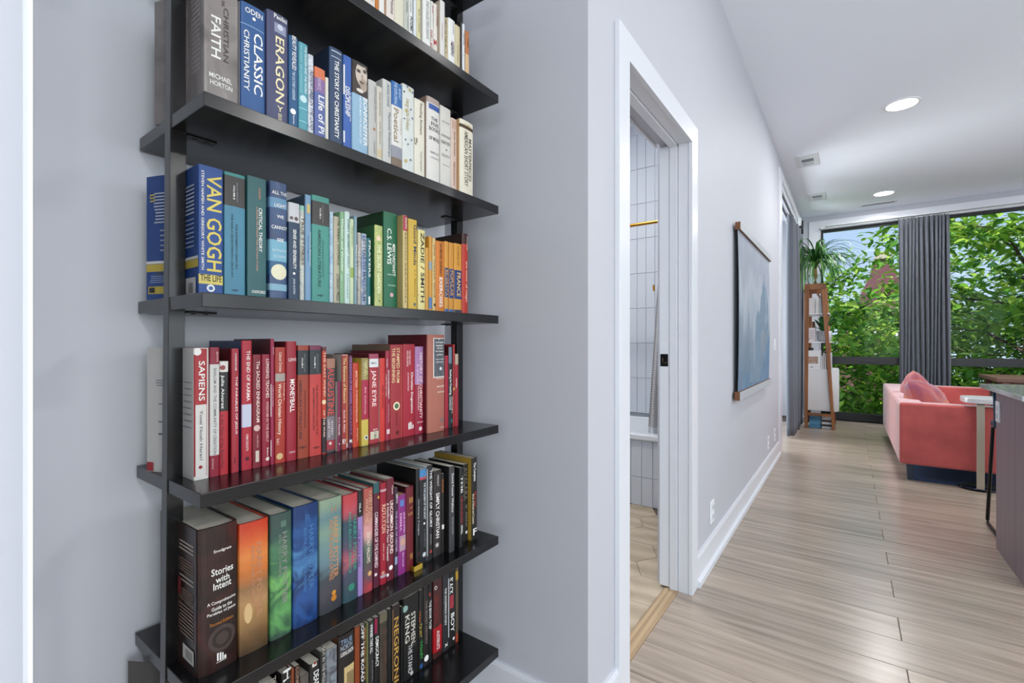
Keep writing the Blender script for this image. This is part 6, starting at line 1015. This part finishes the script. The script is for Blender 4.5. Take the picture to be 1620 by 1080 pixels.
# ------------------------------------------------------------------ A-frame plant shelf by the window
ps = tag(empty('ladder_shelf', (7.77, .32, 0)), 'walnut A-frame shelving unit with white boards beside the window', 'shelving unit')
WAL = wood_mat('walnut', '6e4020', '9a6236', axis='Z', scale=7, rough=.4, stretch=.08, bump=.04)
def aframe(x0, x1):
    yt0, yt1 = -.062, .188; yb0, yb1 = -.165, .186; zt = 2.016
    lw = .042
    f = MB(); f.prism([(yb1 - lw * .8, 0), (yb1, 0), (yt1 + .004, zt - .08), (yt1 - lw - .012, zt - .08)], x0, x1, axis='X'); f.build('leg', WAL, ps, bevel=.003)
    f = MB(); f.prism([(yb0, 0), (yb0 + lw * .8, 0), (yt0 + lw + .012, zt - .08), (yt0, zt - .08)], x0, x1, axis='X'); f.build('leg', WAL, ps, bevel=.003)
    f = MB(); f.prism([(yt0, zt - .0805), (yt1 + .004, zt - .0805), (yt1 + .004, zt - .008), (yt1 - .006, zt), (yt0 + .01, zt), (yt0, zt - .01)], x0, x1, axis='X'); f.build('top_rail', WAL, ps, bevel=.003)
    f = MB(); f.prism([(yb0 + .05, .175), (yb1 - .035, .175), (yb1 - .035, .21), (yb0 + .046, .21)], x0, x1, axis='X'); f.build('bottom_rail', WAL, ps, bevel=.002)
aframe(-.022, .022); aframe(.62, .66)
WHT = mat('dcdfe2', .35)
for z, y0, y1 in ((1.606, -.105, .18), (1.21, -.13, .18)): box('shelf_board', .024, .618, y0, y1, z - .018, z, WHT, ps, .002)
box('cross_bar', .024, .618, .02, .045, 1.86, 1.885, WAL, ps, .002)
cab = box('cabinet', .026, .616, -.19, .175, .245, .806, WHT, ps, .002)
box('cabinet_end', .0235, .0258, -.10, .155, .252, .80, mat('d6d8da', .45), cab)
box('cabinet_top', .024, .618, -.198, .18, .807, .824, WHT, ps, .002)
box('door', .03, .32, -.206, -.1905, .25, .80, mat('e2e4e6', .3), ps, .002); box('door', .323, .612, -.206, -.1905, .25, .80, mat('e2e4e6', .3), ps, .002)
X0, Y0 = 7.77, .32
def items(name, x0, x1, y0, y1, z0, z1, c, label, cat, grp=None, edge=None, rough=.5):
    e = tag(empty(name, (X0 + x0, Y0 + y0, z0 + .0005)), label, cat, grp)
    box('cover', 0, x1 - x0, 0, y1 - y0, 0, z1 - z0, mat(c, rough, var=.05, scale=20), e, .001)
    box('pages', .004, x1 - x0 - .004, .003, y1 - y0 - .003, z1 - z0, z1 - z0 + .0015, mat('e6e2d8', .8), e)
    return e
items('book', .03, .2, .15, .178, 1.606, 1.83, 'c4b2a0', 'beige book at the left end of the plant shelf top board', 'book', 'books on the plant shelf')
items('book', .032, .2, .068, .148, 1.606, 1.82, 'd0d0d2', 'pale grey box file on the plant shelf top board', 'book', 'books on the plant shelf')
for k, (c, lab) in enumerate((('dcdcd8', 'white book next to the grey box file on the plant shelf top board'), ('b8bec6', 'silver-blue book on the plant shelf top board'), ('c6c9ce', 'light grey book rightmost on the plant shelf top board'))):
    items('book', .034, .19, .02 - k * .033, .05 - k * .033, 1.606, 1.80 + .008 * k, c, lab, 'book', 'books on the plant shelf')
bk = items('book', .024, .06, .065, .185, 1.21, 1.40, 'd2ccd0', 'red-edged picture book standing face out on the middle board', 'book', 'books on the plant shelf')
box('red_spine', -.002, .037, .108, .122, 0, .192, mat('b84838', .5), bk)
for k in range(6): box('printed_line', -.0016, -.0002, .015, .085 + .012 * (k % 2), .15 - k * .022, .156 - k * .022, mat('8c8894', .7), bk)
box('printed_picture', -.0016, -.0002, .07, .1, .02, .05, mat('3a3034', .7), bk)
vs_ = tag(MB().lathe([(.001, 1.2105), (.028, 1.2105), (.03, 1.4), (.02, 1.47), (.018, 1.5), (.001, 1.5)], X0 + .3, Y0 + .1, 16).build('vase', mat('5a2e18', .3)), 'small brown bottle vase behind the picture book on the middle board', 'vase')
# snake-leaf plant in a marbled pot
sp_ = tag(empty('potted_plant', (X0 + .16, Y0 - .035, 1.2105)), 'broad-leaved dark green plant in a marbled grey pot', 'plant')
MB().lathe([(.0001, .0), (.07, .0), (.088, .03), (.094, .145), (.086, .148), (.084, .128), (.0001, .126)], 0, 0, 20, cap=False).build('pot', art_mat(['6a6c74', 'c8cacf', '9a9ca4', 'dcdde0'], 22, .4, 2.5), sp_)
DKG = [mat('1f5a28', .35), mat('2c6c30', .35), mat('3a7a38', .35)]
def blade(par, base, az, lean, L, w, droop, m, name='leaf', n=8, fold=.25, lim=None):
    mb = MB(); vs = []; p = Vector(base); th = lean
    dirv = Vector((math.cos(az), math.sin(az), 0)); side = Vector((-math.sin(az), math.cos(az), 0))
    for i in range(n + 1):
        f = i / n; ww = w * (math.sin(math.pi * min(1, .12 + .88 * f)) ** .6 if f < 1 else 0.02) * (1 if f > .05 else .6)
        nz = dirv * math.cos(th) + Vector((0, 0, 1)) * -math.sin(th)
        vs += [p - side * ww / 2 + nz * 0 + Vector((0, 0, fold * ww * .5)), p, p + side * ww / 2 + Vector((0, 0, fold * ww * .5))]
        st = L / n; p = p + (dirv * math.sin(th) + Vector((0, 0, 1)) * math.cos(th)) * st; th += droop / n
    if lim: vs = [Vector((min(max(v.x, lim[0]), lim[1]), min(max(v.y, lim[2]), lim[3] - .01 * (q_ % 3)), v.z)) for q_, v in enumerate(vs)]
    f = [(3*i+j, 3*i+j+1, 3*i+j+4, 3*i+j+3) for i in range(n) for j in range(2)]
    mb.add(vs, f, 0, True); return mb.build(name, m, par, fix=False)
rr = random.Random(3)
for k, (az, ln, L) in enumerate(((2.4, .5, .2), (1.6, .75, .22), (3.3, .35, .2), (.4, .3, .22), (4.6, .25, .27), (5.0, .1, .3), (4.2, .4, .22), (1.0, .2, .19), (2.9, .9, .17))):
    blade(sp_, (0, 0, .125), az, ln * 1.15, L * 1.25, .062, .35, DKG[k % 3], n=6)
# magazine files, papers, boxes
mf = tag(empty('magazine_file', (X0 + .03, Y0 + .0, .8245)), 'white picture-printed magazine file on the white cabinet', 'magazine file')
box('box', 0, .25, .0, .178, 0, .26, WHT, mf, .002)
box('printed_photo', -.0015, 0, .03, .165, .075, .175, art_mat(['3a2c28', 'b8a090', '7a5648', 'd8d0c8'], 16, .5, 3), mf)
box('label_slot', -.003, 0, .09, .12, .02, .03, mat('55585c', .4), mf)
for k in range(6):
    items('magazine', .035, .24, -.022 - k * .021, -.004 - k * .021, .8245, 1.01 + .012 * ((k * 7) % 4), ('dcdcde', 'c0c2c8', 'e4e2de', '9a9ca4', 'd4d6da', 'b4b8c0')[k], ('first','second','third','fourth','fifth','sixth')[k] + ' thin magazine from the picture-printed file, standing on the white cabinet', 'magazine', 'magazines on the white cabinet')
it = tag(MB().lathe([(.0001, 1.0865), (.03, 1.0865), (.034, 1.12), (.0001, 1.125)], X0 + .1, Y0 + .12, 14).build('dish', mat('25282c', .4)), 'small dark dish on top of the white magazine file', 'dish')
for k in range(6):
    items('box', .05, .3, .0 if k % 2 else .003, .135, .001 + k * .0285, .028 + k * .0285, ('4a8cb4', '3f82ac', '5496bc', '4688b0', '3a7aa4', '5090b8')[k], ('bottom','second','third','fourth','fifth','top')[k] + ' flat blue box of the stack under the white cabinet', 'box', 'blue boxes under the white cabinet')
for k in range(5):
    items('magazine', .05, .3, -.135, -.01, .001 + k * .030, .0285 + k * .030, ('c8ccd0', '1c2024', 'd4d6d8', '22262a', 'c0c4c8')[k], ('bottom white','lower black','middle white','upper black','top grey')[k] + ' flat magazine of the striped stack under the white cabinet', 'magazine', 'magazines under the white cabinet')
# spider plant
sp2 = tag(empty('spider_plant', (X0 + .25, Y0 + .075, 2.0165)), 'large trailing plant with long arching strap leaves in a glass bowl on the shelf top', 'plant')
box('plant_board', -.21, .37, -.11, .085, -.018, -.0005, WHT, ps, .002).location = (.25, .075, 2.0165)
GB = glass_mat('bowl_glass', (.9, .95, .93, 1))
MB().lathe([(.0001, .001), (.06, .001), (.09, .05), (.095, .1), (.08, .16), (.077, .16), (.09, .1), (.085, .05), (.055, .006), (.0001, .006)], 0, 0, 24, cap=False).build('glass_bowl', GB, sp2)
MB().tube([(0, 0, .02), (.005, -.005, .12), (0, .0, .26)], [.03, .024, .02], 10).build('stem', mat('8a7444', .8, var=.2, scale=60), sp2)
GR = [mat('3f7a30', .45), mat('5a9440', .45), mat('2c5f2a', .45), mat('76a858', .45)]
for k in range(170):
    az = rr.uniform(0, 2 * math.pi); L = rr.uniform(.42, .85)
    blade(sp2, (rr.uniform(-.012, .012), rr.uniform(-.012, .012), .22 + rr.uniform(0, .12)), az, rr.uniform(.15, 1.1), L, rr.uniform(.016, .028), rr.uniform(2.0, 2.8), GR[k % 4], n=10, lim=(-.9, .7, -.62, .165))

# ------------------------------------------------------------------ outside: ground, brick house, trees
struct(box('ground', 9.1, 60, -40, 30, -4.2, -4.0, mat('7a8a5c', .9, var=.25, scale=.8)))
hs = tag(empty('brick_house', (24, -1.2, -4)), 'dark red brick house with pointed gable beyond the trees', 'house')
BRK = bpy.data.materials.new('brickwork'); BRK.use_nodes = True
t = BRK.node_tree; p = t.nodes['Principled BSDF']; p.inputs['Roughness'].default_value = .85
tc = t.nodes.new('ShaderNodeTexCoord'); mp = t.nodes.new('ShaderNodeMapping'); bt = t.nodes.new('ShaderNodeTexBrick'); mp.inputs['Rotation'].default_value = (math.pi / 2, 0, math.pi / 2)
bt.inputs['Scale'].default_value = 4.5; bt.inputs['Color1'].default_value = lin('5e1f2a'); bt.inputs['Color2'].default_value = lin('4e1a24'); bt.inputs['Mortar'].default_value = lin('6a4448')
t.links.new(tc.outputs['Object'], mp.inputs[0]); t.links.new(mp.outputs[0], bt.inputs['Vector']); t.links.new(bt.outputs['Color'], p.inputs['Base Color'])
MB().prism([(-1.6, 0), (1.6, 0), (1.6, 6.6), (.9, 7.0), (.25, 8.6), (-.1, 8.6), (-.8, 7.0), (-1.6, 6.6)], 0, 6, axis='X').build('wall', BRK, hs)
box('coping', -.1, 6.1, -.2, .35, 8.6, 8.75, mat('b0a498', .7), hs); box('chimney_cap', 1.0, 1.4, -.1, .25, 8.75, 9.05, mat('8a7a70', .7), hs)
for y in (-1.2, .3):
    w_ = box('window', -.06, .02, y, y + .9, 4.2, 5.8, mat('d8d4cc', .5), hs); box('pane', -.07, -.055, y + .08, y + .82, 4.28, 5.72, mat('3a4650', .15), w_)
LEAFM = []
for c, tcol in (('6a9a30', '9ac040'), ('4f8228', '7ab030'), ('a2c44c', 'c8e060'), ('3c6a26', '5c9030')):
    m = bpy.data.materials.new('leaf_green'); m.use_nodes = True; t = m.node_tree; p = t.nodes['Principled BSDF']
    p.inputs['Base Color'].default_value = lin(c); p.inputs['Roughness'].default_value = .4
    tl = t.nodes.new('ShaderNodeBsdfTranslucent'); tl.inputs['Color'].default_value = lin(tcol); mx = t.nodes.new('ShaderNodeMixShader'); mx.inputs[0].default_value = .35
    t.links.new(p.outputs[0], mx.inputs[1]); t.links.new(tl.outputs[0], mx.inputs[2]); t.links.new(mx.outputs[0], t.nodes['Material Output'].inputs['Surface']); LEAFM.append(m)
LV = [(0, 0, 0), (.28, .22, .05), (.62, .2, .04), (1, 0, -.06), (.62, -.2, .04), (.28, -.22, .05), (.5, 0, -.01)]
LF = [(0, 6, 1), (1, 6, 2), (2, 6, 3), (3, 6, 4), (4, 6, 5), (5, 6, 0)]
LM = []
for m in LEAFM:
    q = MB(); q.add(LV, LF); LM.append(q.mesh('leaf', m))
BARK = mat('4a3c34', .85, var=.2, scale=20)
def tree(loc, h, spread, n_leaf, n_obj, seed, label, lsize=.19, zlo=1.2, flat=.55):
    R_ = random.Random(seed); e = tag(empty('tree', loc), label, 'tree', 'trees outside the windows')
    tips = []; limbs = MB()
    top = Vector((R_.uniform(-.3, .3), R_.uniform(-.3, .3), h))
    MB().tube([(0, 0, 0), (top.x * .3, top.y * .3, h * .35), (top.x * .7, top.y * .7, h * .7), tuple(top)], [.13, .1, .065, .02], 8).build('trunk', BARK, e)
    nb = 26
    for k in range(nb):
        f = zlo / h + (1 - zlo / h) * (k + .5) / nb; b = Vector((top.x * f, top.y * f, h * f * .92)); az = k * 2.4 + R_.uniform(-.4, .4)
        L = spread * (1.05 - .55 * abs(f - .55)) * R_.uniform(.75, 1.1)
        pts = [b]; d = Vector((math.cos(az), math.sin(az), R_.uniform(.25, .75))).normalized()
        for s_ in range(5):
            pts.append(pts[-1] + d * (L / 5)); pts[-1].x = max(pts[-1].x, 9.5 - loc[0]); d = (d + Vector((R_.uniform(-.25, .25), R_.uniform(-.25, .25), -.1))).normalized()
        limbs.tube(pts, [.035, .028, .02, .014, .009, .004], 5)
        for p_ in pts[1:]: tips.append(p_)
        for s_ in range(5):
            q = pts[1 + s_ % 5]; a2 = az + R_.choice((-1, 1)) * R_.uniform(.5, 1.2); l2 = L * R_.uniform(.25, .5)
            d2 = Vector((math.cos(a2), math.sin(a2), R_.uniform(-.1, .45)))
            e2 = q + d2 * l2; limbs.tube([q, q + d2 * l2 * .5 + Vector((0, 0, .04)), e2], [.012, .008, .003], 4); tips += [q + d2 * l2 * .4, q + d2 * l2 * .7, e2]
    limbs.build('branches', BARK, e)['kind'] = 'stuff'
    fol = [MB() for _ in LEAFM]; cnt = 0
    cen = Vector((loc[0], loc[1], loc[2]))
    cand = []
    for i in range(n_leaf):
        tp = R_.choice(tips); o_ = Vector((R_.gauss(0, .2), R_.gauss(0, .2), R_.gauss(0, .13)))
        pos = tp + o_; pos.x = max(pos.x, 9.45 - loc[0] + R_.uniform(0, .3)); sz = lsize * R_.uniform(.6, 1.15)
        rot = Euler((R_.gauss(0, .45), R_.gauss(.25, .4), R_.uniform(0, 6.28))); mi = R_.choices((0, 1, 2, 3), (4, 3, 3, 2))[0]
        cand.append((pos, sz, rot, mi))
    cam_l = Vector((0, 0, 1.18)) - cen
    cand.sort(key=lambda c: (c[0] - cam_l).length - c[1] * 4)
    for i, (pos, sz, rot, mi) in enumerate(cand):
        if i < n_obj:
            o = bpy.data.objects.new('leaf', LM[mi]); COL.objects.link(o); o.parent = e; o.location = pos; o.rotation_euler = rot; o.scale = (sz, sz, sz)
        else:
            M = rot.to_matrix(); fol[mi].add([M @ (Vector(v) * sz) + pos for v in LV], LF)
    allf = MB()
    for mi, q in enumerate(fol): allf.add(q.v, q.f, mi)
    fo = allf.build('foliage', LEAFM, e, fix=False); fo['kind'] = 'stuff'
tree((11.1, -2.4, -4.0), 7.9, 1.9, 9000, 260, 11, 'leafy green tree nearest the right-hand window', .2)
tree((11.7, .2, -4.0), 6.5, 1.9, 8000, 220, 23, 'leafy green tree outside the left-hand window', .19)
tree((14.5, -1.3, -4.0), 6.6, 2.4, 8000, 0, 31, 'taller tree standing behind the two nearest trees, middle of the view', .22)
tree((15.5, 1.8, -4.0), 6.4, 2.3, 5000, 0, 47, 'green tree farther back at the left of the view', .22)
tree((15.0, -5.2, -4.0), 8.0, 2.6, 7000, 0, 53, 'green tree farther back at the right of the view', .22)
tree((13.0, -4.6, -4.0), 7.6, 2.2, 7000, 0, 59, 'leafy green tree right of the right-hand window', .2)
